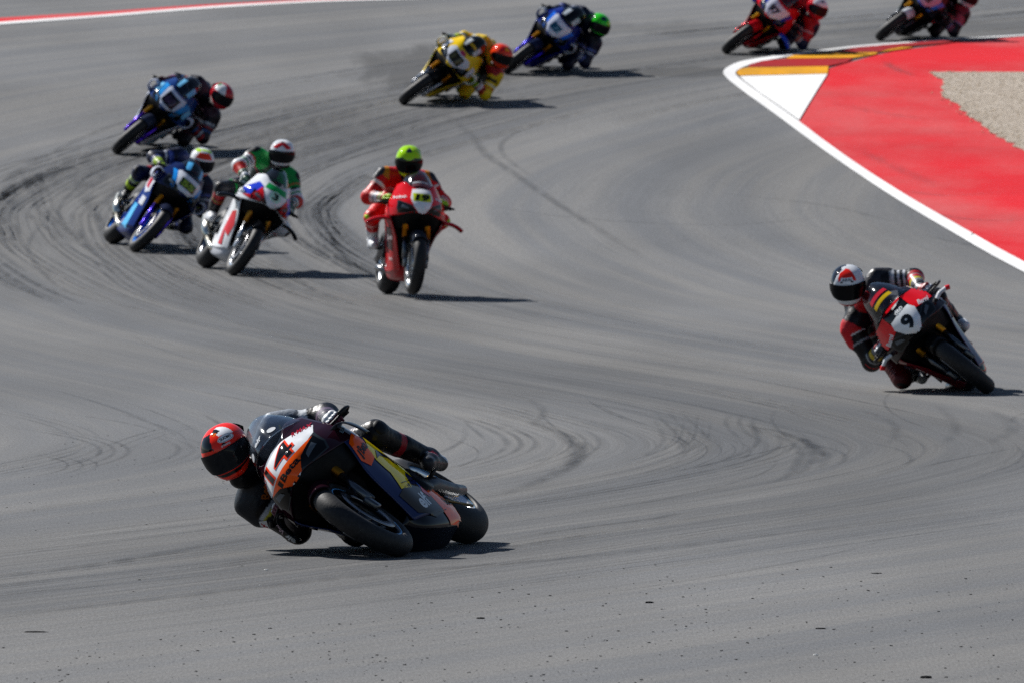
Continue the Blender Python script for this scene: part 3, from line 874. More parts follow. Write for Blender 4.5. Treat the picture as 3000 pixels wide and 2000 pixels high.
def make_bike(sp, M):
    W = wheel_meshes()
    root = empty('racing_motorcycle'); tag(root, sp['label'], 'motorcycle', 'racing motorcycles on the track')
    root.matrix_world = M
    P = lambda c, **k: paint(c, **k)
    # wheels
    for key, R, y, z in (('f', RF, WB, RF), ('r', RR, 0, RR)):
        wname = 'front_wheel' if key == 'f' else 'rear_wheel'
        rimc = sp.get('rim_' + key, sp.get('rim', '#202124'))
        rm = metal(rimc, .28) if sp.get('rim_metal', True) else P(rimc)
        wo = cached('rim' + key, wname, lambda: shift(W['r' + key], (0, y, z)), rm, root)
        cached('tyre' + key, 'tyre', lambda: shift(W['t' + key], (0, y, z)), rubber_mat(), wo)
        hw = .049 if key == 'f' else .079
        for s in (0, 1):
            cached('stripe' + key, 'rim_stripe', lambda: shift(lathe_x([(hw, .206), (hw + .0015, .209), (hw, .213)], 64), (0, y, z)), P(sp.get('stripe', '#5b8fb8')), wo, mirror=bool(s))
        if key == 'f':
            for s in (0, 1): cached('discf', 'brake_disc', lambda: shift(W['df'], (0, y, z)), metal('#8a8a8c', .3), wo, mirror=bool(s))
        else:
            cached('discr', 'brake_disc', lambda: shift(W['dr'], (.14, y, z)), metal('#8a8a8c', .3), wo)
            cached('sprock', 'sprocket', lambda: shift(W['sp'], (0, y, z)), metal('#a8873c', .35), wo)
    squat = sp.get('squat', 0.0)
    # fork
    a, b = fork_dir(); ax = (b - a) / np.linalg.norm(b - a)
    for s in (1, -1):
        o = np.array([s * .105, -.0, 0])
        cached('forkup', 'fork_leg', lambda: tube([a + o + ax * .26, a + o + ax * .62], [.029, .031], 16), metal(sp.get('fork', '#8a5c16'), .35), root) if s == 1 else \
            cached('forkupL', 'fork_leg', lambda: tube([a + o + ax * .26, a + o + ax * .62], [.029, .031], 16), metal(sp.get('fork', '#8a5c16'), .35), root)
        cached(('forklo', s), 'fork_slider', lambda: merge([tube([a + o + ax * .03, a + o + ax * .27], .022, 14), box(s * .098, WB - .005, RF, .04, .06, .09, .012)]), metal(sp.get('slider', '#5d6064'), .3), root)
        cached(('cal', s), 'brake_caliper', lambda: box(s * .088, WB - .135, RF + .085, .05, .055, .11, .014, rot_x(.45)), metal(sp.get('caliper', '#3a3d42'), .35), root)
    cached('yoke', 'triple_clamp', lambda: merge([box(0, 1.232, .80, .27, .07, .03, .01, rot_x(-.4)), box(0, 1.185, .905, .27, .07, .028, .01, rot_x(-.4))]), metal('#2b2c2f', .4), root)
    # front mudguard
    def fender():
        prof = [(.070 * math.sin(t), RF - .056 + .070 * math.cos(t)) for t in np.radians(np.linspace(-92, 92, 17))]
        v, f = lathe_x(prof, 26, math.radians(52), math.radians(158)); G = v.reshape(27, 17, 3)
        return shift(sheet(G, .003), (0, WB, RF))
    cached('fender', 'front_mudguard', fender, paint(sp.get('fender', BLACK), .5, .15), root)
    for o in root.children: o.location.z = squat
    # bodywork
    nose = cached('nose', 'nose_fairing', lambda: sheet(G_NOSE, .005), P(sp['nose']), root)
    sides = {}
    for s, mir in ((1, False), (-1, True)):
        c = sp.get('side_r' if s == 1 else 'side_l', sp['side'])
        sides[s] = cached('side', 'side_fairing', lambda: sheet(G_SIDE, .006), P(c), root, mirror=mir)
    belly = cached('belly', 'belly_pan', lambda: sheet(G_BELLY, .005), P(sp.get('belly', sp['side'])), root)
    scr = cached('screen', 'windscreen', lambda: sheet(patch(SCREEN, 20, 30), .003), screen_mat(sp.get('screen', '#c8ccd2')), root)
    cached('tank', 'fuel_tank', lambda: sheet(patch(TANK, 28, 40), .004, True), P(sp.get('tank', sp['nose'])), root)
    cached('seat', 'seat', lambda: sheet(patch(SEAT, 14, 24), .01, True), matte('#0d0d0f', .85), root)
    cached('tail', 'tail_unit', lambda: sheet(patch(TAIL, 18, 30), .004, True), P(sp.get('tail', sp['nose'])), root)
    # lamp recesses stuck either side of the nose
    for s in (1, -1):
        sticker('headlight_rim', NOSE_S, poly2d([(s * .048, .785), (s * .098, .842), (s * .206, .882), (s * .214, .80), (s * .198, .755), (s * .085, .770)]),
                (0, 1.4, 0), (0, -1, 0), (-1, 0, 0), P(sp.get('lamp_rim', '#30363a')), root, lift=.0035, step=.012)
        hl = sticker('headlight', NOSE_S, poly2d([(s * .055, .792), (s * .10, .832), (s * .195, .868), (s * .205, .80), (s * .19, .765), (s * .085, .778)]),
                     (0, 1.4, 0), (0, -1, 0), (-1, 0, 0), P('#08090a', rough=.15), root, lift=.006, step=.012)
        sticker('headlight_lens', NOSE_S, poly2d([(s * .11, .80), (s * .12, .822), (s * .17, .842), (s * .178, .815)]),
                (0, 1.4, 0), (0, -1, 0), (-1, 0, 0), P('#565e66', rough=.12), hl, lift=.009, step=.012)
    cached('cowl', 'inner_cowl', lambda: sheet(patch(sym([[(0, 1.535, .772), (.065, 1.487, .780), (.20, 1.345, .742), (.278, 1.165, .722)],
        [(0, 1.40, .70), (.07, 1.38, .70), (.19, 1.30, .68), (.26, 1.18, .67)], [(0, 1.29, .62), (.07, 1.285, .62), (.17, 1.26, .61), (.235, 1.20, .61)]]), 12, 24), .004), matte('#08090a', .6), root)
    # engine, radiator, frame
    def rad():
        G = patch([[(-.19, 1.13, .73), (0, 1.08, .75), (.19, 1.13, .73)], [(-.16, 1.11, .55), (0, 1.05, .55), (.16, 1.11, .55)], [(-.11, 1.08, .33), (0, 1.03, .33), (.11, 1.08, .33)]], 16, 16)
        return sheet(G, .03)
    cached('rad', 'radiator', rad, matte('#0a0b0c', .6), root)
    cached('engine', 'engine', lambda: merge([box(0, .82, .44, .25, .42, .28, .05), box(0, .98, .58, .26, .20, .30, .04, rot_x(-.5)), box(0, .66, .60, .24, .26, .26, .04),
                                              shift(lathe_x([(-.185, .0), (-.185, .09), (.185, .09), (.185, .0)], 24), (0, .62, .42))]), metal('#232427', .5), root)
    cached('frame', 'frame', lambda: merge([tube([(.13, 1.15, .86), (.19, .95, .76), (.16, .70, .62), (.13, .56, .42)], [.035, .04, .04, .04], 10),
                                            tube([(-.13, 1.15, .86), (-.19, .95, .76), (-.16, .70, .62), (-.13, .56, .42)], [.035, .04, .04, .04], 10)]), metal('#1d1e20', .5), root)
    cached('swing', 'swingarm', lambda: merge([tube([(.12, .56, .42), (.135, .35, .42), (.128, .10, .345), (.125, -.05, .325)], [.04, .05, .035, .028], 10),
                                               tube([(-.12, .56, .42), (-.135, .35, .40), (-.13, .10, .34), (-.128, -.05, .325)], [.04, .05, .036, .028], 10)]), metal(sp.get('swing', '#4a4c50'), .4), root)
    root.children[-1].location.z = squat * .6
    cached('chain', 'chain', lambda: merge([tube([(-.098, .0, .425), (-.098, .55, .46)], .009, 6), tube([(-.098, .0, .225), (-.098, .55, .375)], .009, 6)]), metal('#6f5a2c', .5), root)
    cached('hugger', 'rear_mudguard', lambda: shift(sheet(lathe_x([(x, RR + .012 - abs(x) * .35) for x in np.linspace(-.085, .085, 9)], 12, math.radians(20), math.radians(100))[0].reshape(13, 9, 3), .003), (0, 0, RR)), P(CARBON), root)
    if sp.get('exhaust', 'side') == 'side':
        cached('exh', 'exhaust', lambda: merge([tube([(.06, .70, .20), (.12, .50, .20), (.165, .34, .27)], [.035, .035, .04], 12),
                                                tube([(.165, .34, .27), (.185, .20, .36), (.20, .02, .46)], [.05, .066, .058], 16)]), metal(sp.get('exhaust_color', '#c9c5ba'), .22), root)
    else:
        cached('exh2', 'exhaust', lambda: merge([tube([(.09, .52, .21), (.15, .40, .23), (.165, .33, .24)], [.03, .033, .036], 12)]), metal('#8a8a8c', .3), root)
    # controls
    for s in (1, -1):
        cached(('bar', s), 'handlebar', lambda: merge([tube([(s * .11, 1.175, .872), (s * .19, 1.13, .868), (s * .335, 1.065, .85)], .014, 10), tube([(s * .33, 1.067, .851), (s * .352, 1.057, .847)], .018, 10)]), matte('#0c0c0d', .6), root)
        cached(('grip', s), 'grip', lambda: tube([(s * .215, 1.119, .863), (s * .328, 1.068, .8515)], .0175, 12), matte('#0a0a0a', .9), root)
        cached(('lev', s), 'brake_lever' if s == 1 else 'clutch_lever', lambda: tube(cr1(np.array([(s * .18, 1.16, .868), (s * .225, 1.178, .862), (s * .29, 1.15, .852), (s * .36, 1.118, .845)]), 12), [.009] * 6 + [.007] * 6, 8), metal('#1c1d1f', .4), root)
        cached(('guard', s), 'lever_guard', lambda: tube(cr1(np.array([(s * .352, 1.057, .847), (s * .378, 1.09, .845), (s * .362, 1.145, .848), (s * .335, 1.18, .85)]), 12), [.008] * 6 + [.011] * 6, 8), matte('#101113', .5), root)
        cached(('peg', s), 'footpeg', lambda: merge([tube([(s * .14, .41, .415), (s * .25, .405, .42)], .012, 8), box(s * .15, .43, .45, .012, .12, .11, .01)]), metal('#2c2d30', .4), root)
    # winglets
    ws = sp.get('wing', 'blade')
    for s in (1, -1):
        if ws == 'blade':
            pts = [(s * .262, 1.20, .815), (s * .292, 1.19, .815), (s * .318, 1.18, .795), (s * .332, 1.17, .75), (s * .340, 1.16, .67)]
            cached(('wgb', s), 'winglet', lambda: wing_strip(pts, [.20, .16, .13, .12, .08], .005), P(sp.get('wing_color', CARBON)), root)
        elif ws == 'stub':
            pts = [(s * .262, 1.20, .79), (s * .31, 1.19, .80), (s * .365, 1.18, .785)]
            wg = cached(('wgs', s), 'winglet', lambda: wing_strip(pts, [.16, .14, .12], .014), P(sp.get('wing_color', CARBON)), root)
            cached(('wgt', s), 'winglet_tip', lambda: wing_strip([(s * .362, 1.18, .787), (s * .375, 1.18, .78), (s * .39, 1.18, .77)], [.125, .12, .10], .017), P('#d01420'), wg)
        elif ws == 'plane':
            pts = [(s * .262, 1.21, .70), (s * .33, 1.19, .70), (s * .40, 1.17, .68), (s * .46, 1.15, .645)]
            cached(('wgp', s), 'winglet', lambda: wing_strip(pts, [.24, .21, .18, .16], .018), P(sp.get('wing_color', CARBON)), root)
        elif ws == 'vane':
            pts = [(s * .25, 1.22, .86), (s * .30, 1.20, .87), (s * .335, 1.19, .83), (s * .32, 1.19, .76), (s * .262, 1.20, .73)]
            cached(('wgv', s), 'winglet', lambda: wing_strip(pts, [.18, .16, .15, .15, .17], .008), P(sp.get('wing_color', CARBON)), root)
    # stickers and lettering
    for dc in sp.get('stickers', []):
        place, shape, color = dc[0], dc[1], dc[2]
        opt = dc[3] if len(dc) > 3 else {}
        mat = P(color) if not opt.get('glow') else P(color)
        nm = opt.get('name', 'sticker'); lift = opt.get('lift', .0025) + .0015; step = opt.get('step', .012)
        if place == 'nose':
            sticker(nm, FAIRING, shape, (0, 1.4, 0), (0, -1, 0), (-1, 0, 0), mat, nose, lift, step)
        elif place == 'screen':
            sticker(nm, SCREEN_S, shape, (0, 1.30, 1.035), (0, -.8, -.6), (-1, 0, 0), mat, scr, lift + .002, step)
        else:
            for s in ((-1,) if place == 'left' else (1,) if place == 'right' else (-1, 1)):
                o, d, u = side_frame(s)
                V, F = shape
                if s == 1:
                    if opt.get('text'):
                        c = (V.min(0) + V.max(0)) / 2; V = V + np.array([-2 * c[0], 0])
                    else: V = V * np.array([-1, 1])
                sticker(nm, FAIRING, (V, F), o, d, u, mat, sides[s], lift, step)
    return root

# ------------------------------------------------------------------ riders
def unit(v):
    v = np.asarray(v, float); return v / (np.linalg.norm(v) + 1e-12)
def ik(a, b, l1, l2, pole):
    a, b = np.asarray(a, float), np.asarray(b, float)
    d = np.linalg.norm(b - a); n = (b - a) / d
    if d > (l1 + l2) * .995:
        b = a + n * (l1 + l2) * .995; d = (l1 + l2) * .995
    x = (l1 * l1 - l2 * l2 + d * d) / (2 * d); h = math.sqrt(max(l1 * l1 - x * x, 0))
    p = np.asarray(pole, float); p = unit(p - n * (p @ n))
    return a + n * x + p * h
def ik_clear(a, b, l1, l2, pole, M, sg, rad):
    """bend towards the pole, swung up only as far as keeps the joint off the asphalt"""
    n = unit(np.asarray(b, float) - np.asarray(a, float)); p0 = np.asarray(pole, float); p0 = unit(p0 - n * (p0 @ n))
    best = None
    for k in range(0, 25):
        for sgn in (1, -1):
            w = math.radians(5 * k * sgn)
            pl = p0 * math.cos(w) + np.cross(n, p0) * math.sin(w)
            j = ik(a, b, l1, l2, pl); wp = M @ Vector((j[0] * sg, j[1], j[2]))
            h = wp.z - float(ground(wp.y))
            if h >= rad: return j
            if best is None or h > best[0]: best = (h, j)
    return best[1]
HELM_A, HELM_B, HELM_C = .126, .152, .142
def helmet_point(lon, lat, grow=0.0):
    """lon 0 looks ahead, 90 to the right; lat up; degrees"""
    lo, la = np.radians(lon), np.radians(lat)
    cx, cy, cz = np.cos(la) * np.sin(lo), np.cos(la) * np.cos(lo), np.sin(la)
    e = 2.3
    r = 1 / ((np.abs(cx) / HELM_A) ** e + (np.abs(cy) / HELM_B) ** e + (np.abs(cz) / HELM_C) ** e) ** (1 / e)
    fwd = np.clip(cy, 0, 1); low = np.clip((-np.degrees(la) - 4) / 34, 0, 1)
    r = r + .030 * fwd ** 2 * low + grow
    x, y, z = cx * r, cy * r, cz * r
    z = np.where(z < -.118, -.118 + (z + .118) * .18, z)
    jaw = np.clip((-np.degrees(la) - 6) / 44, 0, 1); x = x * (1 - .20 * jaw)
    # fuller crown at the back
    y = y - .012 * np.clip(-cy, 0, 1) * np.clip(cz + .2, 0, 1)
    return np.stack([x, y, z], -1)
def inside(poly, x, y):
    r = np.zeros(np.shape(x), bool); n = len(poly)
    for i in range(n):
        (x1, y1), (x2, y2) = poly[i - 1], poly[i]
        c = ((y1 > y) != (y2 > y)) & (x < (x2 - x1) * (y - y1) / ((y2 - y1) if y2 != y1 else 1e-9) + x1)
        r ^= c
    return r
def make_helmet(sp, root, H):
    """H: 4x4 numpy, head frame in bike axes"""
    def tf(V): return np.asarray(V) @ H[:3, :3].T + H[:3, 3]
    nu, nv = 121, 66
    lon = np.linspace(-180, 180, nu); lat = np.linspace(-62, 90, nv)
    LO, LA = np.meshgrid(lon, lat, indexing='ij')
    P = tf(helmet_point(LO, LA).reshape(-1, 3))
    F = grid_faces(nu, nv, True)
    base, zones = sp['helmet'], sp.get('helmet_zones', [])
    cols = [base] + [z[0] for z in zones]
    o = mesh_obj('helmet', P, F, paint(base, rough=.2, coat=.8), root)
    for z in zones: o.data.materials.append(paint(z[0], rough=.2, coat=.8))
    cl = (LO[:-1, :-1] + LO[1:, 1:]) / 2; ca = (LA[:-1, :-1] + LA[1:, 1:]) / 2
    ind = np.zeros(cl.shape, int)
    for k, z in enumerate(zones):
        poly = z[1]
        m = inside(poly, cl, ca)
        if len(z) > 2 and z[2] == 'both': m |= inside([(-x, y) for x, y in poly], cl, ca)
        ind[m] = k + 1
    o.data.polygons.foreach_set('material_index', ind.ravel())
    # eye port and visor
    def band(l0, a_lo, a_hi, grow, n=40, m=14):
        L, A = np.meshgrid(np.linspace(-l0, l0, n), np.linspace(0, 1, m), indexing='ij')
        edge = 1 - np.abs(L / l0) ** 5
        la = a_lo * (.55 + .45 * edge) + (a_hi - a_lo) * A * (.62 + .38 * edge)
        return tf(helmet_point(L, la, grow).reshape(-1, 3)).reshape(n, m, 3)
    v = mesh_obj('visor', *sheet(band(80, -19, 22, .0045), .004, True), paint(sp.get('visor', '#0a0b0d'), rough=.06, coat=.3), o)
    mesh_obj('visor_strip', band(60, 14, 21, .0065, 30, 4).reshape(-1, 3), grid_faces(30, 4, True), paint(sp.get('strip', '#0a0a0b'), rough=.3), v)
    # rear spoiler, vents
    sl = np.linspace(-40, 40, 21)
    rows = []
    for g, la in ((.003, 34), (.014, 24), (.026, 15), (.012, 8)):
        rows.append(helmet_point(180 + sl, np.full(21, float(la)), g * 1.0))
    mesh_obj('spoiler', *sheet(tf(np.array(rows).reshape(-1, 3)).reshape(4, 21, 3), .004, True), paint(sp.get('spoiler', sp['helmet']), rough=.2), o)
    for lo0 in ((-17, 17) if sp.get('fine') and sp['pose'] != 'sit' else ()):
        q = helmet_point(np.array([lo0 - 4, lo0, lo0 + 4, lo0 + 4, lo0, lo0 - 4]), np.array([31.5, 33, 31.5, 29, 28, 29.]), .003)
        mesh_obj('vent', tf(q), [(0, 1, 2, 3, 4, 5)], matte('#050505'), o)
    q = helmet_point(np.array([-14, 0, 14, 11, 0, -11]), np.array([-38, -37, -38, -46, -48, -46.]), .002)
    mesh_obj('chin_vent', tf(q), [(0, 1, 2, 3, 4, 5)], matte('#050505'), o)
    mesh_obj('neck_roll', tf(shift(tube([(.066 * math.sin(t), .072 * math.cos(t) - .012, 0) for t in np.linspace(0, 2 * math.pi, 30)], .024, 8, False), (0, 0, -.112))[0]),
             tube([(.066 * math.sin(t), .072 * math.cos(t) - .012, 0) for t in np.linspace(0, 2 * math.pi, 30)], .024, 8, False)[1], matte('#0b0b0c'), o)
    return o, P, F

POSES = {
 'hang': dict(pelvis=(.15, .42, .905), hip=(1, .12, -.42), neck=(.21, .87, 1.10), sho=(1, .10, -.28), head=(.275, 1.05, 1.235),
              elb_r=(.9, -.42, -.02), elb_l=(-.5, -.5, -.35), kn_r=(.30, .94, -.03), kn_l=(-.1, 1, .6)),
 'high': dict(pelvis=(.12, .40, .92), hip=(1, .10, -.34), neck=(.10, .745, 1.17), sho=(1, .10, -.20), head=(.07, .89, 1.255),
              elb_r=(.55, -.5, -.8), elb_l=(-.6, -.4, -.35), kn_r=(.50, .86, .05), kn_l=(-.4, 1, .3)),
 'tuck': dict(pelvis=(.07, .40, .905), hip=(1, .06, -.20), neck=(.06, .77, 1.13), sho=(1, .05, -.12), head=(.045, .93, 1.215),
              elb_r=(.75, -.4, -.75), elb_l=(-.8, -.4, -.5), kn_r=(.6, 1, -.05), kn_l=(-.55, 1, .2)),
 'upright': dict(pelvis=(.04, .36, .93), hip=(1, .03, -.08), neck=(.0, .67, 1.23), sho=(1, .02, -.05), head=(-.02, .80, 1.335),
              elb_r=(.95, -.2, -.35), elb_l=(-.95, -.2, -.35), kn_r=(.7, 1, .05), kn_l=(-.6, 1, .15)),
 'sit': dict(pelvis=(.02, .34, .915), hip=(1, 0, -.02), neck=(.05, .72, 1.14), sho=(1, 0, 0), head=(.06, .86, 1.265),
              elb_r=(.75, -.35, -.6), elb_l=(-.75, -.35, -.6), kn_r=(.42, 1, .05), kn_l=(-.55, 1, .2)),
}
def make_rider(sp, M, fine=False):
    root = empty('person'); tag(root, sp['rider_label'], 'person', 'racers riding the motorcycles')
    root.matrix_world = M
    flip = sp.get('flip', False)
    ps = dict(POSES[sp['pose']]); ps.update(sp.get('pose_fix', {}))
    A = lambda k: np.array(ps[k], float)
    pelvis, neck, head = A('pelvis'), A('neck'), A('head')
    hip, sho = unit(A('hip')), unit(A('sho'))
    hipR, hipL = pelvis + hip * .098, pelvis - hip * .098
    shR, shL = neck + sho * .185 + np.array([0, -.02, -.035]), neck - sho * .185 + np.array([0, -.02, -.035])
    grips = {1: np.array([.272, 1.093, .8572]), -1: np.array([-.272, 1.093, .8572])}
    feet = {1: np.array([.235, .29, .50]), -1: np.array([-.235, .29, .50])}
    fld = Field()
    back = unit(neck - pelvis)
    upv = unit(np.cross(np.cross(back, hip), back)) ; nrm = unit(np.cross(hip, back))     # nrm points out of the back
    if nrm[2] < 0: nrm = -nrm
    mid = pelvis * .52 + neck * .48 + nrm * .035
    top = neck - back * .075 + nrm * .0
    fld.add('pelvis', hipR, hipL, .112, k=.05)
    fld.add('waist', pelvis + nrm * .01, mid, .118, .120, k=.06, flat=(hip, 1.22), fold=.0018)
    fld.add('chest', mid, top, .118, .112, k=.06, flat=(sho, 1.42), fold=.0014)
    fld.add('hump', mid + nrm * .05 + back * .06, top + nrm * .085 + back * .01, .05, .075, k=.05, flat=(sho, 1.2))
    fld.add('neck', top, head + np.array([0, -.035, -.085]), .078, .058, k=.04)
    arms = {}
    for s, S, ek in ((1, shR, 'elb_r'), (-1, shL, 'elb_l')):
        sfx = '_r' if s == 1 else '_l'
        G = grips[s]; wr0 = G + np.array([s * .01, -.085, .035])
        E = ik_clear(S, wr0, .285, .255, ps[ek], M, -1 if flip else 1, .066)
        w = unit(E - G); ax = unit(np.array([s * .115, -.049, -.0095])); w = unit(w - ax * (w @ ax))
        wr = G + w * .088 + np.array([0, 0, .018])
        arms[s] = (G, ax, w, wr, E)
        fld.add('shoulder' + sfx, S - sho * s * .06, S, .092, .09, k=.05)
        fld.add('pad' + sfx, S + sho * s * .045 + np.array([0, .02, .025]), S + sho * s * .06 + (E - S) * .22, .056, .05, k=.012)
        fld.add('upper_arm' + sfx, S, E, .080, .066, k=.035, fold=.0042)
        fld.add('elbow' + sfx, E, E + unit(E - (S + wr) / 2) * .012, .058, .052, k=.03)
        fld.add('forearm' + sfx, E, wr + unit(E - wr) * .05, .064, .048, k=.03, fold=.003)
    legs = {}
    for s, Hp, kk in ((1, hipR, 'kn_r'), (-1, hipL, 'kn_l')):
        sfx = '_r' if s == 1 else '_l'
        An = feet[s]; K = ik_clear(Hp, An, .44, .43, ps[kk], M, -1 if flip else 1, .085)
        legs[s] = (K, An)
        fld.add('thigh' + sfx, Hp, K, .106, .074, k=.045, fold=.0045)
        fld.add('knee_pad' + sfx, K + unit(K - (Hp + An) / 2) * .03 + (Hp - K) * .06, K + unit(K - (Hp + An) / 2) * .03 + (An - K) * .16, .048, .04, k=.012)
        fld.add('knee' + sfx, K, K + unit(K - (Hp + An) / 2) * .015, .066, .058, k=.03)
        sh = An - K
        fld.add('shin' + sfx, K, K + sh * .62, .066, .056, k=.03, fold=.002)
        bk = unit(np.cross(sh, np.cross(sh, K - (Hp + An) / 2)))
        fld.add('calf' + sfx, K + sh * .2 + bk * .018, K + sh * .45 + bk * .02, .05, .048, k=.04)
    cols = dict(sp.get('suit_colors', {}))
    for i, c in enumerate(sp.get('accent', [])):
        for nm, t0 in (('upper_arm', .40), ('forearm', .30), ('thigh', .34), ('shin', .25), ('chest', .55), ('waist', .5)):
            for sfx in (('_r', '_l') if nm not in ('chest', 'waist') else ('',)):
                old = cols.get(nm + sfx, []); old = [(0, 1, old)] if isinstance(old, str) else list(old)
                a = t0 + i * .16; cols[nm + sfx] = old + [(a, a + .055, c)]
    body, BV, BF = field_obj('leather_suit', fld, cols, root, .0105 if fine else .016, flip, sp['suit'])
    sg = -1 if flip else 1
    # gloves
    gs = sp.get('glove_colors', {})
    for s in (1, -1):
        G, ax, w, wr, E = arms[s]
        n = unit(np.cross(ax, w) * s)
        if n[2] < 0: n = -n
        g = Field()
        ang = lambda q, off, r: G + ax * off + (w * math.cos(math.radians(q)) + n * math.sin(math.radians(q))) * r
        g.add('palm', ang(60, -.022, .034), ang(60, .022, .034), .021, .020, k=.012)
        g.add('back', ang(75, -.02, .044), wr + ax * -.006, .020, .030, k=.02)
        g.add('back', ang(75, .02, .044), wr + ax * .006, .020, .030, k=.02)
        for i, off in enumerate((-.033, -.011, .011, .032)):
            r0, r1 = (.0105, .0092) if i < 3 else (.0092, .008)
            pts = [ang(q, off, rr) for q, rr in ((78, .042), (125, .037), (180, .031), (235, .029))]
            g.add('knuckle', pts[0], pts[1], r0 + .001, r0, k=.006)
            g.add('finger', pts[1], pts[2], r0, r1, k=.005); g.add('finger', pts[2], pts[3], r1, r1 * .9, k=.005)
        tb = [ang(20, -.030, .040), ang(-15, -.046, .034), ang(-60, -.040, .030), ang(-105, -.03, .030)]
        g.add('thumb', tb[0], tb[1], .014, .0115, k=.01); g.add('thumb', tb[1], tb[2], .0115, .010, k=.005); g.add('thumb', tb[2], tb[3], .010, .009, k=.005)
        cuff = wr + unit(E - wr) * .10
        g.add('cuff', wr, cuff, .040, .053, k=.015)
        field_obj('glove', g, gs, root, .005 if fine else .009, flip, sp.get('glove', BLACK))
    # boots
    for s in (1, -1):
        K, An = legs[s]; sh = unit(An - K)
        b = Field()
        toe = np.array([s * .255, .505, .447]); heel = An + np.array([0, -.055, -.05]); ball = np.array([s * .245, .41, .462])
        b.add('shaft', K + (An - K) * .50, An + sh * -.01, .064, .050, k=.03)
        b.add('ankle', An, heel, .048, .042, k=.03)
        b.add('foot', An + np.array([0, .0, -.01]), ball, .048, .040, k=.03)
        b.add('sole', heel + np.array([0, 0, -.01]), ball + np.array([0, 0, -.01]), .034, .036, k=.02)
        b.add('toe', ball, toe, .041, .033, k=.025)
        b.add('instep', ball + np.array([0, 0, .004]), toe + np.array([s * -.012, -.02, -.006]), .040, .030, k=.02)
        b.add('shin_plate', K + (An - K) * .60 + np.array([0, .03, 0]), An + np.array([0, .03, .05]), .034, .03, k=.012)
        field_obj('boot', b, sp.get('boot_colors', {}), root, .008 if fine else .013, flip, sp.get('boot', BLACK))
        # knee slider puck
        c = (K * 1.0) + unit(K - (An + (hipR if s == 1 else hipL)) / 2) * .035 + np.array([s * .030, 0, -.015])
        out = unit(np.array([s * .9, .25, -.45]))
        v, f = tube([c - out * .02, c + out * .004, c + out * .018], [.046, .048, .036], 16)
        v = v * np.array([sg, 1, 1]); mesh_obj('knee_slider', v, f if sg == 1 else [tuple(reversed(q)) for q in f], matte(sp.get('slider_color', BLACK), .6), root)
    # helmet, aimed in world terms
    hx, hp, hr = sp.get('look', (0, 10, 0))      # degrees to the picture's left, down, rolled to the left
    f = Vector((-math.sin(math.radians(hx)) * math.cos(math.radians(hp)), -math.cos(math.radians(hx)) * math.cos(math.radians(hp)), -math.sin(math.radians(hp))))
    upw = Vector((-math.sin(math.radians(hr)), 0, math.cos(math.radians(hr))))
    Ri = M.to_3x3().normalized().inverted()
    f = Ri @ f; upw = Ri @ upw
    r = f.cross(upw).normalized(); u2 = r.cross(f).normalized(); f.normalize()
    H = np.eye(4); H[:3, 0] = r; H[:3, 1] = f; H[:3, 2] = u2
    H[:3, 3] = head * np.array([sg, 1, 1]) + np.array(sp.get('head_shift', (0, 0, 0)))
    hel, HP, HF = make_helmet(sp, root, H)
    hs = Surf(V=HP, F=HF)
    for (m2, lon, lat, color, *rest) in sp.get('helmet_stickers', []):
        q = helmet_point(np.array([lon]), np.array([lat]))[0]; c = H[:3, :3] @ q + H[:3, 3]
        e = 2.0
        dn = -unit(H[:3, :3] @ unit(q / np.array([HELM_A, HELM_B, HELM_C]) ** 1))
        roll = math.radians(rest[0]) if rest else 0
        side = np.cross(dn, H[:3, 2]); side = unit(side); upx = np.cross(side, dn)
        uu = side * math.cos(roll) + upx * math.sin(roll)
        sticker('helmet_sticker', hs, m2, c, tuple(dn), tuple(uu), paint(color, rough=.2), hel, rest[1] if len(rest) > 1 else .002, .015, .12)
    # badges on the leathers
    if sp.get('suit_stickers'):
        bs = Surf(V=BV, F=BF)
        for (m2, o, d, u, color) in sp['suit_stickers']:
            sticker('suit_badge', bs, m2, o, d, u, matte(color, .5), body, .004, .015, .35)
    return root

def place(sp):
    """stand a bike on the track: front tyre contact at a pixel of the photograph"""
    fc = at(*sp['contact']); psi = math.radians(sp['heading']); phi = math.radians(sp['lean'])
    hx, hy = -math.sin(psi), -math.cos(psi)
    right = Vector((-math.cos(psi), math.sin(psi), 0)); fwd = Vector((hx, hy, 0))
    # tyre edge contact: the wheel's own line is shifted sideways and up by the round tyre
    liftF, liftR = CF_ * (1 - math.cos(phi)), CR_ * (1 - math.cos(phi))
    latF, latR = CF_ * math.sin(phi), CR_ * math.sin(phi)
    pf = fc - right * latF
    pr = fc - fwd * WB - right * latR
    zr = float(ground(pr.y)) + liftR; zf = float(ground(pf.y)) + liftF + sp.get('wheelie', 0)
    A = Vector((pr.x, pr.y, zr)); B = Vector((pf.x, pf.y, zf))
    Y = (B - A).normalized(); X = Y.cross(Vector((0, 0, 1))).normalized(); Z = X.cross(Y)
    R = Matrix(((X.x, Y.x, Z.x), (X.y, Y.y, Z.y), (X.z, Y.z, Z.z))) @ Matrix.Rotation(phi, 3, 'Y')
    return Matrix.Translation(A) @ R.to_4x4() @ Matrix.Scale(sp.get('scale', 1.0), 4) @ Matrix.Translation((0, 0, -sp.get('squat', 0.0)))

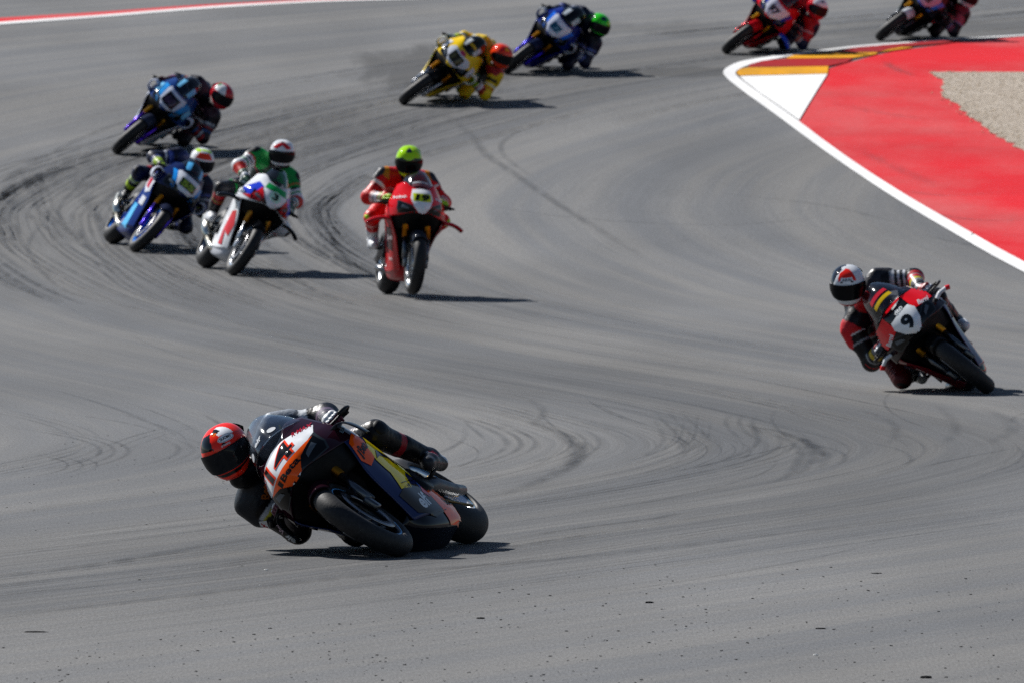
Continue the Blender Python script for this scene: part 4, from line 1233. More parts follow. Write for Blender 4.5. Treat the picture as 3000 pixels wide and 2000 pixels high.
# ------------------------------------------------------------------ the ten bikes and their riders
T = lettering
WHITE, ORANGE, YEL = '#eceef0', '#ff5c0a', '#ffdc18'
def plate(w=.115, top=.985, mid=.90, low=.80, tip=.765):
    return poly2d([(-w * .8, top), (0, top + .008), (w * .8, top), (w, mid), (w * .72, low + .01), (.02, tip), (-.02, tip), (-w * .72, low + .01), (-w, mid)])
def flank(c, z0=.86, z1=.96, x0=.12, x1=.26):
    return [('nose', poly2d([(s * x0, z0), (s * x0, z1 + .03), (s * x1, z1 - .03), (s * x1, z0 - .06)]), c) for s in (1, -1)]
def bar2d(u0, u1, v0, v1, sk=0.0):
    return poly2d([(u0, v0), (u1, v0 + sk), (u1, v1 + sk), (u0, v1)])

BIKES = []
# --- the leader, orange 14
BIKES.append(dict(
    label='black orange and white number 14 motorcycle leaning hard in the foreground', rider_label='rider in black leathers and red white helmet on the number 14 bike',
    contact=(1170, 1629), heading=14, lean=57, squat=.09, head_shift=(-.09, .03, .035), pose_fix=dict(neck=(.19, .87, 1.145), elb_r=(.3, -.7, -.72), kn_r=(.14, 1, -.02)), pose='hang', look=(4, 18, 27), fine=True,
    nose='#2a0f1b', side='#1f2c58', belly='#0d0f18', tank='#1a0d16', tail='#1a0d16', fender='#1d0c14', stripe='#6fb0e0', rim_f='#3a3c40', rim_r='#e6e8ea', fork='#6a4614', swing='#5c5d60',
    exhaust='under', wing='blade', wing_color='#2c2f34', screen='#eef1f4',
    stickers=[
        ('nose', poly2d([(-.215, .925), (-.16, .955), (-.08, .985), (0, .995), (.08, .985), (.16, .955), (.215, .925), (.20, .865), (.075, .80), (.02, .768), (-.02, .768), (-.075, .80), (-.20, .865)]), WHITE, dict(name='number_plate', lift=.0015)),
        ('nose', poly2d([(-.198, .868), (-.10, .868), (0, .872), (.10, .868), (.198, .868), (.10, .822), (.055, .79), (.03, .768), (0, .758), (-.03, .768), (-.055, .79), (-.10, .822)]), ORANGE, dict(name='orange_panel', lift=.0028)),
        ('nose', T('14', .088, .215, .055, .0, (.0, .925), ref=.02), '#f2411c', dict(name='number_outline', lift=.004)),
        ('nose', T('14', .088, .215, .012, .0, (.0, .925), ref=.012), '#17181a', dict(name='number', lift=.0052)),
        ('nose', T('Beta', .036, .135, .03, 0, (.018, .835)), '#141414', dict(name='sponsor_lettering', lift=.0044)),
        ('nose', poly2d([(-.088, .82), (-.062, .82), (-.062, .852), (-.088, .852)]), '#141414', dict(name='sponsor_emblem', lift=.0044)),
        ('nose', T('R\u00b7MAX', .022, .085, .02, 0, (.172, .948), -.35), '#b0182c', dict(name='sponsor_lettering', lift=.0032)),
        ('nose', T('R\u00b7MAX', .022, .085, .02, 0, (-.172, .942), .35), '#b0182c', dict(name='sponsor_lettering', lift=.0032)),
        ('screen', T('elf', .030, .06, .03, .2, (.0, -.005)), '#dfe2e4', dict(name='sponsor_lettering')),
        ('screen', ellipse2d(.085, -.01, .020, .020), '#d8dadc', dict(name='round_badge')),
        ('screen', ellipse2d(-.085, -.01, .020, .020), '#d8dadc', dict(name='round_badge')),
        ('left', poly2d([(-.235, .60), (-.215, .70), (-.11, .745), (-.055, .69), (-.085, .585), (-.18, .555)]), ORANGE, dict(name='orange_panel')),
        ('left', T('Beta', .05, .11, .03, 0, (-.125, .655), .25), '#15120f', dict(name='sponsor_lettering', lift=.004)),
        ('left', poly2d([(-.205, .595), (-.187, .60), (-.187, .655), (-.205, .65)]), '#15120f', dict(name='sponsor_emblem', lift=.004)),
        ('left', poly2d([(-.08, .64), (.02, .72), (.16, .71), (.26, .62), (.28, .46), (.21, .37), (.17, .48), (.10, .45), (.03, .37), (-.10, .38), (-.06, .48), (-.09, .57)]), YEL, dict(name='yellow_flash')),
        ('left', poly2d([(-.075, .575), (.0, .625), (.10, .60), (.17, .54), (.16, .52), (.09, .57), (.0, .59)]), '#161a30', dict(name='dark_flash', lift=.0055)),
        ('left', poly2d([(-.16, .36), (.02, .40), (.20, .37), (.20, .20), (.02, .18), (-.12, .24)]), '#3b352f', dict(name='brown_reflection_panel')),  # grey-brown livery tone with a reflection partly painted into the colour
        ('left', T('elf', .085, .15, .035, .12, (.02, .285), .12), '#d9dcdf', dict(name='sponsor_lettering', lift=.004)),
        ('left', poly2d([(.10, .33), (.15, .37), (.17, .33), (.135, .29)]), '#c8384a', dict(name='flame_emblem', lift=.004)),
        ('left', poly2d([(.12, .36), (.145, .40), (.16, .36)]), '#3a62a8', dict(name='flame_emblem', lift=.004)),
        ('left', poly2d([(.17, .33), (.28, .35), (.50, .33), (.50, .10), (.14, .10), (.15, .22)]), ORANGE, dict(name='orange_panel', lift=.003)),
        ('left', T('Beta', .05, .12, .03, 0, (.34, .26), .1), '#15120f', dict(name='sponsor_lettering', lift=.0045)),
        ('left', bar2d(-.06, .24, .405, .409, .01), '#05060a', dict(name='panel_gap', lift=.005)), ('left', bar2d(.285, .29, .40, .66), '#05060a', dict(name='panel_gap', lift=.005)),
        ('left', T('ELFMARC VDS', .022, .15, .02, .1, (-.10, .80), .35), '#8fa8b8', dict(name='sponsor_lettering', lift=.0035)),
    ],
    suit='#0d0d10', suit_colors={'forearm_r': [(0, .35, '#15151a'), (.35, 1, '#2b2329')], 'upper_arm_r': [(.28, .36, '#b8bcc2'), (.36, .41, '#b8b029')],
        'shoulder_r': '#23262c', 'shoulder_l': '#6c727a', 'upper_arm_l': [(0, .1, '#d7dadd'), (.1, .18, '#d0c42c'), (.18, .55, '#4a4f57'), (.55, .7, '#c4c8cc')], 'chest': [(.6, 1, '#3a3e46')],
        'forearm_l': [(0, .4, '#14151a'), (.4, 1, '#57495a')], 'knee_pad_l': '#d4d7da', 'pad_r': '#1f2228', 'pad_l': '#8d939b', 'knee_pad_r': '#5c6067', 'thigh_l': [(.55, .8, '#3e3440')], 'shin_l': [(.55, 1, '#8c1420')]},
    glove='#191a1e', glove_colors={'back': '#d4d6d9', 'knuckle': '#b9bdc2', 'finger': '#5a2634', 'cuff': '#26262b', 'thumb': '#cfd2d5'},
    boot='#0e0e11', boot_colors={'toe': [(.5, 1, '#2a2c31')], 'ankle': [(.2, 1, '#c4c8ce')], 'foot': [(.35, .75, '#8e1a26'), (.75, 1, '#caced2')], 'shin_plate': '#1b1c20'},
    helmet='#fa2a0a', visor='#1a1d21', strip='#1a1012', spoiler='#15161a',
    helmet_zones=[('#121317', [(10, 28), (62, 30), (75, 62), (20, 70), (14, 48)]), ('#e9ebee', [(-62, 40), (-14, 52), (-8, 84), (-80, 82)]),
                  ('#121317', [(-35, 64), (-4, 56), (14, 70), (-6, 84), (-30, 80)]), ('#121317', [(95, -62), (180, -62), (180, 60), (110, 64), (92, 20)]),
                  ('#121317', [(-180, -62), (-130, -62), (-120, 10), (-140, 58), (-180, 62)]), ('#e9ebee', [(66, -34), (82, -8), (94, -18), (88, -58), (74, -46)]),
                  ('#f06a12', [(-18, 62), (-4, 66), (6, 60), (-2, 56)]), ('#121317', [(-82, -22), (82, -22), (62, -27), (0, -29), (-62, -27)])],
    helmet_stickers=[(ellipse2d(0, 0, .046, .023), -30, 40, '#e9ebee', -10, .002), (ellipse2d(0, 0, .043, .0205), -30, 40, '#15171b', -10, .0024),
                     (ellipse2d(0, 0, .041, .0185), -30, 40, '#eff0f2', -10, .0028), (T('SUOMY', .017, .066, .03, 0), -30, 40, '#15171b', -10, .0034),
                     (T('arexons', .010, .05, .02, .15), -20, 27, '#cfd2d5', -6, .008), (T('Beta', .014, .038, .03, 0), 44, -24, '#e4791c', 18, .008),
                     (T('elf', .018, .036, .03, .15), 38, -46, '#e4e6e8', 24, .003)],
    suit_stickers=[(T('Beta', .034, .10, .03), (.27, .95, 1.02), (0, -1, 0), (-1, 0, .55), '#a4571c'), (T('elf', .03, .055, .03), (.42, .98, .78), (0, -1, 0), (-.35, 0, 1), '#d8dadd'),
                   (T('Vince', .03, .075, .03), (.40, .98, .86), (0, -1, 0), (-.35, 0, 1), '#c3a9b4'), (bar2d(-.028, .028, -.02, .02), (.44, .90, .93), (0, -1, 0), (-1, 0, .8), '#d9dbde'),
                   (T('IX', .026, .04, .03), (.44, .90, .93), (0, -1, 0), (-1, 0, .8), '#b0182c')]))
# --- number 9
BIKES.append(dict(
    label='red and black number 9 motorcycle leaning towards its rider near the right edge', rider_label='rider in black and red leathers and red white helmet on the number 9 bike', accent=['#8f9398'],
    contact=(2890, 1152), heading=-3, lean=51, squat=.07, head_shift=(-.005, .02, .08), pose='high', look=(2, 22, 5), fine=True,
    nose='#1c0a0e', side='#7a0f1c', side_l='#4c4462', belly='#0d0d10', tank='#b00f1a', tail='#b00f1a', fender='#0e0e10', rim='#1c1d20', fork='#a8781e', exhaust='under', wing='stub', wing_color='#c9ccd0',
    stickers=flank('#e8101c', .89, .985, .10, .25) + [
        ('nose', plate(.112, .945, .895, .815, .768), WHITE, dict(name='number_plate', lift=.004)),
        ('nose', T('9', .105, .085, .05, 0, (0, .868)), '#15171b', dict(name='number', lift=.006)),
        ('nose', poly2d([(-.09, .952), (.09, .952), (.10, .985), (-.10, .985)]), '#101114', dict(name='black_band', lift=.004)),
        ('nose', T('dto', .03, .075, .03, 0, (.015, .966)), '#cfd2d5', dict(name='sponsor_lettering', lift=.006)),
        ('screen', poly2d([(-.085, .0), (.085, .0), (.08, .036), (-.08, .036)]), '#d8b414', dict(name='yellow_strip')),
        ('screen', poly2d([(-.08, .06), (.08, .06), (.075, .10), (-.075, .10)]), '#c02434', dict(name='red_strip')),
        ('nose', T('Barni', .032, .09, .03, .1, (.185, .872), -.5), '#d9dce0', dict(name='sponsor_lettering', lift=.005)),
        ('nose', T('Barni', .032, .09, .03, .1, (-.185, .872), .5), '#d9dce0', dict(name='sponsor_lettering', lift=.005)),
        ('left', T('Spark', .04, .12, .03, .1, (-.10, .78), .3), '#c9ccd2', dict(name='sponsor_lettering', lift=.004)),
        ('left', poly2d([(-.05, .72), (.10, .76), (.30, .62), (.24, .45), (.05, .50)]), '#6a6f86', dict(name='grey_flash')),
        ('left', poly2d([(.05, .68), (.16, .66), (.22, .50), (.10, .50)]), '#8a2c46', dict(name='red_flash', lift=.004))],
    suit='#121216', suit_colors={'shoulder_r': [(.75, 1, '#c41a22')], 'shoulder_l': [(0, 1, '#33343a')], 'upper_arm_r': [(0, .07, '#c41a22'), (.14, .2, '#d6d8db')], 'chest': [(.2, .6, '#1c0c10')],
        'waist': [(.3, .8, '#8a121c')], 'forearm_r': [(0, .12, '#c41a22'), (.12, .5, '#1a1a1e'), (.5, .7, '#b8a01e')], 'upper_arm_l': [(.45, .52, '#c9ccd0'), (.6, .66, '#c9ccd0'), (.74, .8, '#c9ccd0')],
        'forearm_l': [(.1, .5, '#c01a24'), (.55, .7, '#b8a828')], 'knee_r': '#c41a22', 'shin_r': [(.2, .5, '#25262b')], 'neck': '#b8141e', 'pad_r': '#d0202a', 'pad_l': '#2a2b30', 'knee_pad_r': '#e0281c', 'thigh_r': [(.6, 1, '#4a0e14')]},
    glove='#4a4c50', glove_colors={'back': '#8f2c30', 'knuckle': '#c9ccd0', 'cuff': '#7a7d82'}, boot='#0f0f12', boot_colors={'toe': '#d2d5d8'}, slider_color='#141416',
    helmet='#d9dce0', visor='#0b0c0f', strip='#0c0c0e', spoiler='#17191f',
    helmet_zones=[('#e62616', [(-34, 32), (30, 32), (36, 60), (10, 84), (-34, 76)]), ('#e9ebee', [(-24, 28), (24, 28), (20, 44), (-20, 44)]), ('#171a24', [(48, 20), (180, 20), (180, 80), (40, 74)]),
                  ('#c8141e', [(-80, -62), (80, -62), (70, -34), (-70, -34)])],
    helmet_stickers=[(T('ARAI', .022, .07, .03, 0), 0, 37, '#6a6e76', 0, .003)]))
# --- number 19, upright, red
BIKES.append(dict(
    label='bright red number 19 motorcycle standing almost upright mid track', rider_label='rider in red leathers and lime yellow helmet on the number 19 bike', accent=['#e8e0d8', '#5a0c0c'],
    contact=(1210, 878), heading=-10, lean=-6, wheelie=.045, pose='sit', look=(1, 24, -2), fine=True,
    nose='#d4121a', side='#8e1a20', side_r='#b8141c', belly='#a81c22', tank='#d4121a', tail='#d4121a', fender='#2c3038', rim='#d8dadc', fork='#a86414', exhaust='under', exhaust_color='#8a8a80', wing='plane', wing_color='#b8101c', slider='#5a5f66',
    stickers=[('nose', plate(.105, .99, .905, .82, .766), WHITE, dict(name='number_plate', lift=.004)),
        ('nose', bar2d(-.082, .082, .878, .952), '#c8d61a', dict(name='number_outline', lift=.005)),
        ('nose', T('19', .062, .14, .06, .15, (0, .915)), '#11130f', dict(name='number', lift=.0065)),
        ('nose', T('Aruba.it', .026, .10, .03, .0, (.185, .91), -.22), '#e6e8ea', dict(name='sponsor_lettering', lift=.004)),
        ('nose', T('Aruba.it', .026, .10, .03, .0, (-.185, .91), .22), '#e6e8ea', dict(name='sponsor_lettering', lift=.004)),
        ('screen', bar2d(-.075, .075, .01, .03), '#c9ccd0', dict(name='white_strip')), ('screen', bar2d(-.08, .08, -.03, .0), '#8c5a60', dict(name='pink_strip')),
        ('both', poly2d([(-.19, .62), (-.02, .62), (.10, .44), (-.12, .40)]), '#3a1c20', dict(name='dark_panel')),
        ('right', T('Ducati', .05, .13, .03, .1, (-.11, .53), 0), '#d8c8c8', dict(name='sponsor_lettering', lift=.004, text=True)),
        ('right', T('Motul', .035, .10, .03, .1, (-.05, .33), 0), '#d8c8c8', dict(name='sponsor_lettering', lift=.004, text=True))],
    suit='#d41410', suit_colors={'pad_r': '#2a2d34', 'pad_l': '#2a2d34', 'shoulder_r': [(.8, 1, '#c87a14')], 'shoulder_l': [(.8, 1, '#c87a14')], 'knee_pad_r': '#2c2f36', 'knee_pad_l': '#2c2f36', 'upper_arm_r': [(0, .1, '#23262c'), (.1, .16, '#d89a1c'), (.45, .52, '#d8c8c0')], 'chest': '#8c1418', 'waist': '#15090b',
        'forearm_r': [(.4, .7, '#d9dce0')], 'knee_r': '#33363c', 'knee_l': '#33363c', 'neck': '#1a0c0e', 'hump': '#c8201c'},
    glove='#a8d41e', glove_colors={'finger': '#3c4a1e', 'cuff': '#c9d6a0'}, boot='#d9dbdf', boot_colors={'toe': '#e6e8ea', 'sole': '#b8bac0'}, slider_color='#a6d80f',
    helmet='#a8e010', visor='#0b0c0f', strip='#101208', spoiler='#a8e010',
    helmet_zones=[('#1a1838', [(-24, 58), (24, 58), (30, 90), (-30, 90)]), ('#1c2412', [(-70, 24), (-28, 34), (-6, 27), (6, 27), (28, 34), (70, 24), (70, 16), (-70, 16)]), ('#22262c', [(80, -62), (180, -62), (180, 40), (100, 44), (84, 10)], 'both')]))
# --- white green red
BIKES.append(dict(
    label='white red and blue motorcycle half leaned over left of the red one', rider_label='rider in white green and red leathers with patterned red white helmet', accent=['#c8202a', '#17181c', '#0c8a3c'],
    contact=(683, 808), heading=-12, lean=-30, flip=True, pose='upright', look=(2, 12, -6),
    nose='#e4e6ea', side='#e2e4e8', belly='#b9bdc6', tank='#e4e6ea', tail='#e4e6ea', fender='#121316', rim='#8a8d92', fork='#a8742a', slider='#c9ccd0', wing='plane', wing_color='#15161a', exhaust_color='#e0dccf',
    stickers=[('nose', poly2d([(-.10, .99), (.10, .99), (.12, .93), (-.12, .93)]), '#0c9a46', dict(name='green_band', lift=.003)),
        ('nose', ellipse2d(0, .885, .062, .052), '#bfe6cc', dict(name='number_disc', lift=.004)), ('nose', T('3', .07, .06, .05, 0, (0, .885)), '#17231b', dict(name='number', lift=.006))]
        + [('nose', poly2d([(s * .13, .93), (s * .17, .96), (s * .27, .84), (s * .25, .79), (s * .20, .80)]), '#2440c8', dict(name='blue_flash', lift=.003)) for s in (1, -1)]
        + [('nose', poly2d([(s * .11, .86), (s * .14, .92), (s * .2, .80), (s * .26, .77), (s * .19, .76), (s * .08, .79)]), '#d01c24', dict(name='red_flash', lift=.0045)) for s in (1, -1)]
        + [('both', poly2d([(-.20, .60), (-.10, .58), (.02, .40), (-.14, .34), (-.22, .46)]), '#d42028', dict(name='red_flash')),
           ('both', poly2d([(-.06, .36), (.02, .40), (.05, .24), (-.06, .24)]), '#c01e26', dict(name='red_flash', lift=.004)), ('right', T('HRC', .045, .11, .03, .1, (-.08, .76), 0), '#30343c', dict(name='sponsor_lettering', lift=.004, text=True))],
    suit='#d9dce0', suit_colors={'pad_r': '#15181b', 'pad_l': '#15181b', 'knee_pad_l': '#1c1e22', 'shoulder_r': '#0c8a3c', 'shoulder_l': '#0c8a3c', 'upper_arm_l': [(0, .4, '#0c8a3c'), (.4, 1, '#dfe2e4')], 'upper_arm_r': [(0, .6, '#0c8a3c')], 'elbow_l': '#e0341c', 'forearm_l': [(0, .35, '#e8381e'), (.35, .7, '#d01c20')],
        'forearm_r': [(0, .5, '#c8301e')], 'chest': '#1c2420', 'waist': '#101214', 'neck': '#101214', 'hump': '#e0461c', 'knee_l': '#2a2c30', 'knee_r': '#2a2c30', 'shin_l': '#a01820', 'thigh_l': [(.4, 1, '#22242a')]},
    glove='#3c5a48', glove_colors={'knuckle': '#aab4ae', 'cuff': '#15331f'}, boot='#d4d6da', boot_colors={'shaft': '#1a1b1f'},
    helmet='#dfe2e5', visor='#101216', strip='#15171b', spoiler='#8a2028',
    helmet_zones=[('#d0242a', [(-50, 34), (-20, 30), (0, 48), (20, 30), (50, 34), (16, 66), (-16, 66)]), ('#23262c', [(-16, 50), (0, 60), (16, 50), (8, 72), (-8, 72)]), ('#c8262c', [(70, -10), (95, 10), (120, 40), (95, 46), (75, 24)], 'both'), ('#2c3038', [(-80, -62), (80, -62), (70, -30), (-70, -30)])]))
# --- 55
BIKES.append(dict(
    label='blue and pale blue number 55 motorcycle with yellow digits at the left', rider_label='rider in dark blue leathers with white orange and lime helmet on the number 55 bike', accent=['#5a6ab8', '#c4c8d4'],
    contact=(396, 739), heading=-11, lean=-41, squat=.01, flip=True, pose='tuck', look=(-6, 20, -10),
    nose='#0e1c4c', side='#15307c', belly='#1a2c66', tank='#0e1c4c', tail='#0e1c4c', fender='#23283c', rim='#1c6fd0', rim_metal=False, fork='#a86a16', slider='#4a30d0', wing='vane', wing_color='#c4c8d6', exhaust_color='#e6e2d4',
    stickers=[('nose', poly2d([(-.13, .985), (.13, .985), (.17, .93), (.12, .80), (-.12, .80), (-.17, .93)]), '#dfe2ea', dict(name='number_plate', lift=.003)),
        ('nose', bar2d(-.09, .09, .845, .935), '#2c3a1c', dict(name='number_panel', lift=.004)), ('nose', T('55', .07, .145, .05, 0, (0, .89)), '#8ea63c', dict(name='number', lift=.006)),
        ('both', poly2d([(-.22, .72), (-.14, .80), (-.03, .78), (.0, .66), (-.10, .58), (-.21, .61)]), '#dfe2ea', dict(name='white_disc')), ('both', poly2d([(-.17, .73), (-.08, .74), (-.08, .64), (-.16, .63)]), '#c8283c', dict(name='red_emblem', lift=.004)),
        ('both', poly2d([(-.08, .44), (.08, .46), (.12, .20), (-.04, .18)]), '#5ab4e6', dict(name='pale_blue_panel')), ('both', poly2d([(-.20, .54), (-.08, .55), (-.06, .46), (-.18, .45)]), '#d8dae0', dict(name='white_panel', lift=.004))]
        + [('nose', poly2d([(s * .15, .96), (s * .19, .955), (s * .14, .79), (s * .10, .77)]), '#1e8ae0', dict(name='blue_edge', lift=.0045)) for s in (1, -1)]
        + [('screen', bar2d(.055, .10, -.02, .13) if s == 1 else bar2d(-.10, -.055, -.02, .13), '#5cb8f0', dict(name='pale_blue_strip')) for s in (1, -1)],
    suit='#141a34', suit_colors={'shoulder_l': '#1a2450', 'upper_arm_l': [(.3, .5, '#2c3f8c')], 'elbow_l': '#8a90b8', 'forearm_l': [(.2, .5, '#15161a'), (.5, .8, '#9ab81c')], 'knee_l': '#22242a', 'thigh_l': [(.5, .8, '#b8202a')], 'shin_l': [(.3, .5, '#a8c41c')], 'chest': '#14182c'},
    glove='#16181c', glove_colors={'cuff': '#7a9a1c'}, boot='#17181c', boot_colors={'shaft': [(.0, .25, '#a8c41c')]}, slider_color='#1a1b1f',
    helmet='#e6e8ea', visor='#15181e', strip='#23262c', spoiler='#e6e8ea',
    helmet_zones=[('#f0401c', [(-42, 30), (42, 30), (34, 58), (-34, 58)]), ('#b4e41c', [(-70, 72), (70, 72), (90, 90), (-90, 90)]), ('#b4e41c', [(40, 58), (120, 50), (120, 72), (40, 74)], 'both'), ('#e8441e', [(-80, -62), (80, -62), (76, -26), (-76, -26)])]))
# --- pale blue at the far left
BIKES.append(dict(
    label='pale blue and white motorcycle leaning over at the far left behind number 55', rider_label='rider in dark leathers with white and red helmet on the pale blue bike', accent=['#c4c8d0', '#a01c28', '#2c5a9c'],
    contact=(348, 450), scale=1.05, heading=12, lean=-49, squat=.01, head_shift=(-.03, 0, .04), flip=True, pose='hang', look=(-16, 24, -22),
    nose='#1a3a78', side='#dfe2f0', belly='#101522', tank='#15254c', tail='#15254c', fender='#30364a', rim='#1c1d22', fork='#a8741a', slider='#6a3ae0', wing='vane', wing_color='#c9cede',
    stickers=[('nose', poly2d([(-.12, .985), (.12, .985), (.14, .93), (.11, .80), (-.11, .80), (-.14, .93)]), '#ccd2e4', dict(name='number_plate', lift=.003)),
        ('nose', poly2d([(-.085, .955), (.085, .955), (.085, .83), (-.085, .83)]), '#17111c', dict(name='number_panel', lift=.0045)), ('nose', T('60', .08, .13, .04, 0, (0, .89)), '#4a3550', dict(name='number', lift=.006)),
        ('both', poly2d([(-.14, .50), (.04, .54), (.16, .40), (.06, .22), (-.08, .26)]), '#7cc4ea', dict(name='pale_blue_panel'))]
        + [('nose', poly2d([(s * .14, .97), (s * .20, .945), (s * .16, .80), (s * .10, .76)]), '#2c8ed8', dict(name='blue_edge', lift=.0045)) for s in (1, -1)]
        + [('nose', poly2d([(s * .20, .93), (s * .235, .90), (s * .24, .80), (s * .19, .84)]), '#7ac2ec', dict(name='pale_blue_panel', lift=.0045)) for s in (1, -1)]
        + [('screen', bar2d(.055, .10, -.02, .13) if s == 1 else bar2d(-.10, -.055, -.02, .13), '#7cc8f4', dict(name='pale_blue_strip')) for s in (1, -1)],
    suit='#15121c', suit_colors={'shoulder_r': '#3a2432', 'shoulder_l': '#3a2432', 'forearm_l': [(.5, 1, '#8a3a6a')], 'upper_arm_r': [(.4, .6, '#5a5c64')], 'knee_l': '#d03428', 'thigh_l': [(.6, .8, '#c8302a')], 'forearm_r': [(0, .2, '#a81c24')], 'knee_r': '#5a1c2c', 'thigh_r': [(.3, .9, '#3a1420')]},
    glove='#1c1014', glove_colors={'back': '#5a1c24'}, boot='#141418',
    helmet='#b81a26', visor='#141418', strip='#30343a', spoiler='#a8acb0',
    helmet_zones=[('#dfe3e4', [(10, 22), (100, 26), (110, 66), (40, 80), (16, 60)]), ('#dfe3e4', [(-100, -20), (-70, -30), (-30, -50), (-100, -62)], 'both'), ('#1a8a3c', [(80, 50), (110, 44), (120, 60), (90, 70)]), ('#30343a', [(-120, 20), (-60, 30), (-50, 60), (-120, 60)])]))
# --- yellow
BIKES.append(dict(
    label='yellow and white motorcycle leaning over in the middle of the far bend', rider_label='rider in yellow leathers and glowing orange helmet', accent=['#17181a', '#e8eaec', '#c02420'],
    contact=(1187, 305), scale=1.05, heading=14, lean=-53, squat=.01, flip=True, pose='hang', look=(-20, 20, -14),
    nose='#f0c814', side='#eccb2a', belly='#c4c4ba', tank='#f0c814', tail='#f0c814', fender='#16171a', rim='#9a9da2', fork='#e08a14', slider='#b8bac0', wing='vane', wing_color='#e4e4d4', screen='#787c80',
    stickers=[('nose', poly2d([(-.17, .90), (-.12, .955), (.12, .955), (.17, .90), (.13, .80), (-.13, .80)]), '#d0d4de', dict(name='number_plate', lift=.003)),
        ('nose', bar2d(-.085, .085, .83, .935), '#2a281a', dict(name='number_panel', lift=.0045)), ('nose', T('11', .07, .12, .05, 0, (0, .882)), '#5c5a3c', dict(name='number', lift=.006)),
        ('nose', ellipse2d(0, .968, .045, .018), '#b02c58', dict(name='round_badge', lift=.004)), ('both', poly2d([(-.20, .74), (-.04, .78), (.04, .60), (-.16, .50)]), '#dcdce4', dict(name='white_panel')),
        ('screen', bar2d(.06, .105, -.02, .12), '#d4d8da', dict(name='white_strip')), ('screen', bar2d(-.105, -.06, -.02, .12), '#d4d8da', dict(name='white_strip')), ('screen', bar2d(-.05, .05, .03, .07), '#c8a020', dict(name='yellow_strip'))]
        + [('nose', poly2d([(s * .19, .93), (s * .235, .90), (s * .255, .80), (s * .21, .80)]), '#e0e2ec', dict(name='white_panel', lift=.0045)) for s in (1, -1)],
    suit='#f0c814', suit_colors={'shoulder_r': '#a8242a', 'shoulder_l': '#b8941a', 'upper_arm_l': [(.3, .6, '#dcdcc4')], 'forearm_l': [(.3, .7, '#e4e8d4')], 'chest': '#18160f', 'waist': '#17150e', 'forearm_r': [(.2, .5, '#c8301c'), (.5, 1, '#d8dae0')], 'upper_arm_r': [(.3, .45, '#15151a')], 'thigh_r': [(.2, .8, '#22201a')], 'knee_r': '#7a1c1c'},
    glove='#2c4a38', glove_colors={'cuff': '#a8c81c', 'back': '#b8c4c0'}, boot='#17181a', boot_colors={'toe': '#8cd82c'},
    helmet='#e8401a', visor='#101114', strip='#3a1408', spoiler='#e8401a', helmet_zones=[('#f0a01c', [(-20, 44), (16, 44), (10, 70), (-12, 70)]), ('#c81c1e', [(-50, 30), (-20, 36), (-14, 74), (-60, 70)], 'both')]))
# --- blue 87
BIKES.append(dict(
    label='dark blue number 87 motorcycle leaning behind the yellow one', rider_label='rider in dark blue leathers and bright green helmet', accent=['#6a78c0', '#c4c8d4'],
    contact=(1490, 216), scale=1.05, heading=15, lean=-51, squat=.02, flip=True, pose='hang', look=(-20, 22, -16),
    nose='#0c1f74', side='#10268c', belly='#0b1230', tank='#0b1640', tail='#0b1640', fender='#1c2440', rim='#15161a', fork='#d88a14', slider='#3c2cd8', wing='vane', wing_color='#aab0b8', screen='#5a646e',
    stickers=[('nose', poly2d([(-.13, .985), (.13, .985), (.16, .92), (.11, .795), (-.11, .795), (-.16, .92)]), '#d4d8e8', dict(name='number_plate', lift=.003)),
        ('nose', T('87', .085, .14, .05, 0, (0, .89)), '#0c4c66', dict(name='number', lift=.006)), ('nose', bar2d(-.07, .07, .85, .93), '#6f98b0', dict(name='number_panel', lift=.0042)),
        ('both', poly2d([(-.10, .74), (.06, .78), (.08, .62), (-.08, .60)]), '#8a90c8', dict(name='pale_panel'))]
        + [('nose', poly2d([(s * .15, .965), (s * .19, .95), (s * .14, .79), (s * .10, .765)]), '#1a6ae0', dict(name='blue_edge', lift=.0045)) for s in (1, -1)]
        + [('screen', bar2d(.055, .105, -.02, .12) if s == 1 else bar2d(-.105, -.055, -.02, .12), '#c4ccd2', dict(name='white_strip')) for s in (1, -1)],
    suit='#0f1430', suit_colors={'shoulder_r': '#1a1c28', 'upper_arm_l': [(.3, .6, '#3a4488')], 'forearm_l': [(.2, .6, '#4a4c84')], 'forearm_r': [(.4, .7, '#2c3050')]},
    glove='#22242c', boot='#101116', helmet='#2cc41c', visor='#0c0d10', strip='#12240e', spoiler='#2cc41c',
    helmet_zones=[('#0f2440', [(-14, 42), (30, 42), (34, 68), (-8, 70)]), ('#a8d41c', [(-40, 28), (-16, 30), (-18, 44), (-46, 46)]), ('#101418', [(70, -62), (180, -62), (180, 44), (90, 46)], 'both'), ('#101418', [(-80, -62), (80, -62), (70, -24), (-70, -24)])]))
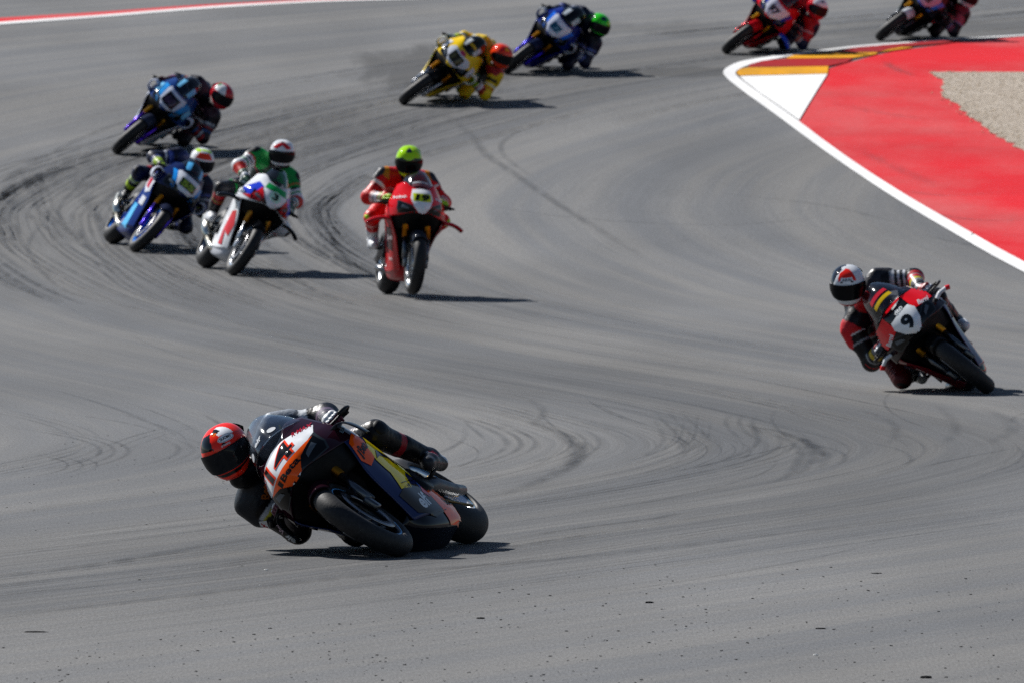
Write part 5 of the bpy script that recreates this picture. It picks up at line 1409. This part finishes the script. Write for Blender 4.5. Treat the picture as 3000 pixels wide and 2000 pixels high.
# --- red at the top
BIKES.append(dict(
    label='red motorcycle with blue trim leaning beside the kerb at the top', rider_label='rider in red and navy leathers and white helmet beside the kerb at the top', accent=['#d4b8b8', '#c01a20'],
    contact=(2133, 157), scale=1.05, heading=17, lean=-52, squat=.02, flip=True, pose='hang', look=(-22, 20, -16),
    nose='#c4101c', side='#b8121c', belly='#15151c', tank='#b8121c', tail='#b8121c', fender='#b0121c', rim='#15161a', fork='#e0a012', slider='#b01824', wing='plane', wing_color='#1a4ac8',
    stickers=[('nose', poly2d([(-.14, .975), (.14, .975), (.17, .91), (.12, .795), (-.12, .795), (-.17, .91)]), '#d4d4e0', dict(name='number_plate', lift=.003)),
        ('nose', T('97', .09, .14, .05, 0, (0, .885)), '#2a2028', dict(name='number', lift=.006)), ('both', poly2d([(.0, .48), (.24, .50), (.24, .22), (.02, .22)]), '#171c3c', dict(name='navy_panel')),
        ('both', poly2d([(-.12, .66), (.0, .68), (.02, .62), (-.10, .60)]), '#dca8b0', dict(name='pale_panel'))]
        + [('nose', poly2d([(s * .16, .96), (s * .20, .94), (s * .15, .79), (s * .11, .77)]), '#2a3a9c', dict(name='blue_edge', lift=.0045)) for s in (1, -1)],
    suit='#161a36', suit_colors={'shoulder_r': '#b8161e', 'shoulder_l': '#b8161e', 'upper_arm_r': [(0, .8, '#c01a20')], 'upper_arm_l': [(0, .8, '#8a1420')], 'chest': '#2a1018', 'hump': '#a0182c', 'forearm_r': [(.3, .6, '#8a7c6a')]},
    glove='#1c1a20', boot='#16151a', helmet='#c81c28', visor='#15151a', strip='#c8141e', spoiler='#b01822',
    helmet_zones=[('#e0e3e7', [(-40, 26), (66, 26), (80, 84), (-60, 84)]), ('#3a3c48', [(-10, 46), (16, 46), (12, 64), (-8, 64)])]))
# --- dark one leaving the frame
BIKES.append(dict(
    label='dark motorcycle with blue nose edge half out of the picture at the top right', rider_label='rider in dark leathers cut off at the top right edge', accent=['#b84a5c', '#9a8ab0'],
    contact=(2582, 119), scale=1.05, heading=16, lean=-52, squat=.02, flip=True, pose='hang', look=(-20, 20, -16),
    nose='#15161c', side='#14151c', belly='#101116', tank='#15161c', tail='#15161c', fender='#c8ccd0', rim='#15161a', fork='#d8901a', slider='#4a4c52', wing='vane', wing_color='#2c2e34',
    stickers=[('nose', poly2d([(-.13, .985), (.13, .985), (.15, .92), (.11, .80), (-.11, .80), (-.15, .92)]), '#c4a4b8', dict(name='number_plate', lift=.003)), ('nose', T('88', .085, .14, .05, 0, (0, .892)), '#4a1420', dict(name='number', lift=.006)),
        ('nose', poly2d([(-.11, .80), (.11, .80), (.06, .775), (-.06, .775)]), '#3c5cc0', dict(name='blue_edge', lift=.0045)), ('both', poly2d([(-.20, .74), (.0, .76), (.0, .68), (-.20, .66)]), '#c01420', dict(name='red_flash'))]
        + [('nose', poly2d([(s * .15, .965), (s * .20, .945), (s * .15, .79), (s * .11, .77)]), '#2c7ae0', dict(name='blue_edge', lift=.005)) for s in (1, -1)],
    suit='#131218', suit_colors={'upper_arm_r': [(.2, .6, '#b05060')], 'shoulder_r': '#7a2438', 'forearm_r': [(.2, .5, '#5a3a4a')]}, glove='#1c1a20', boot='#121116',
    helmet='#c8ccd0', visor='#15151a', spoiler='#8a2028'))
for sp in BIKES:
    M = place(sp)
    make_bike(sp, M)
    make_rider(sp, M, sp.get('fine', False))
bpy.context.view_layer.update()
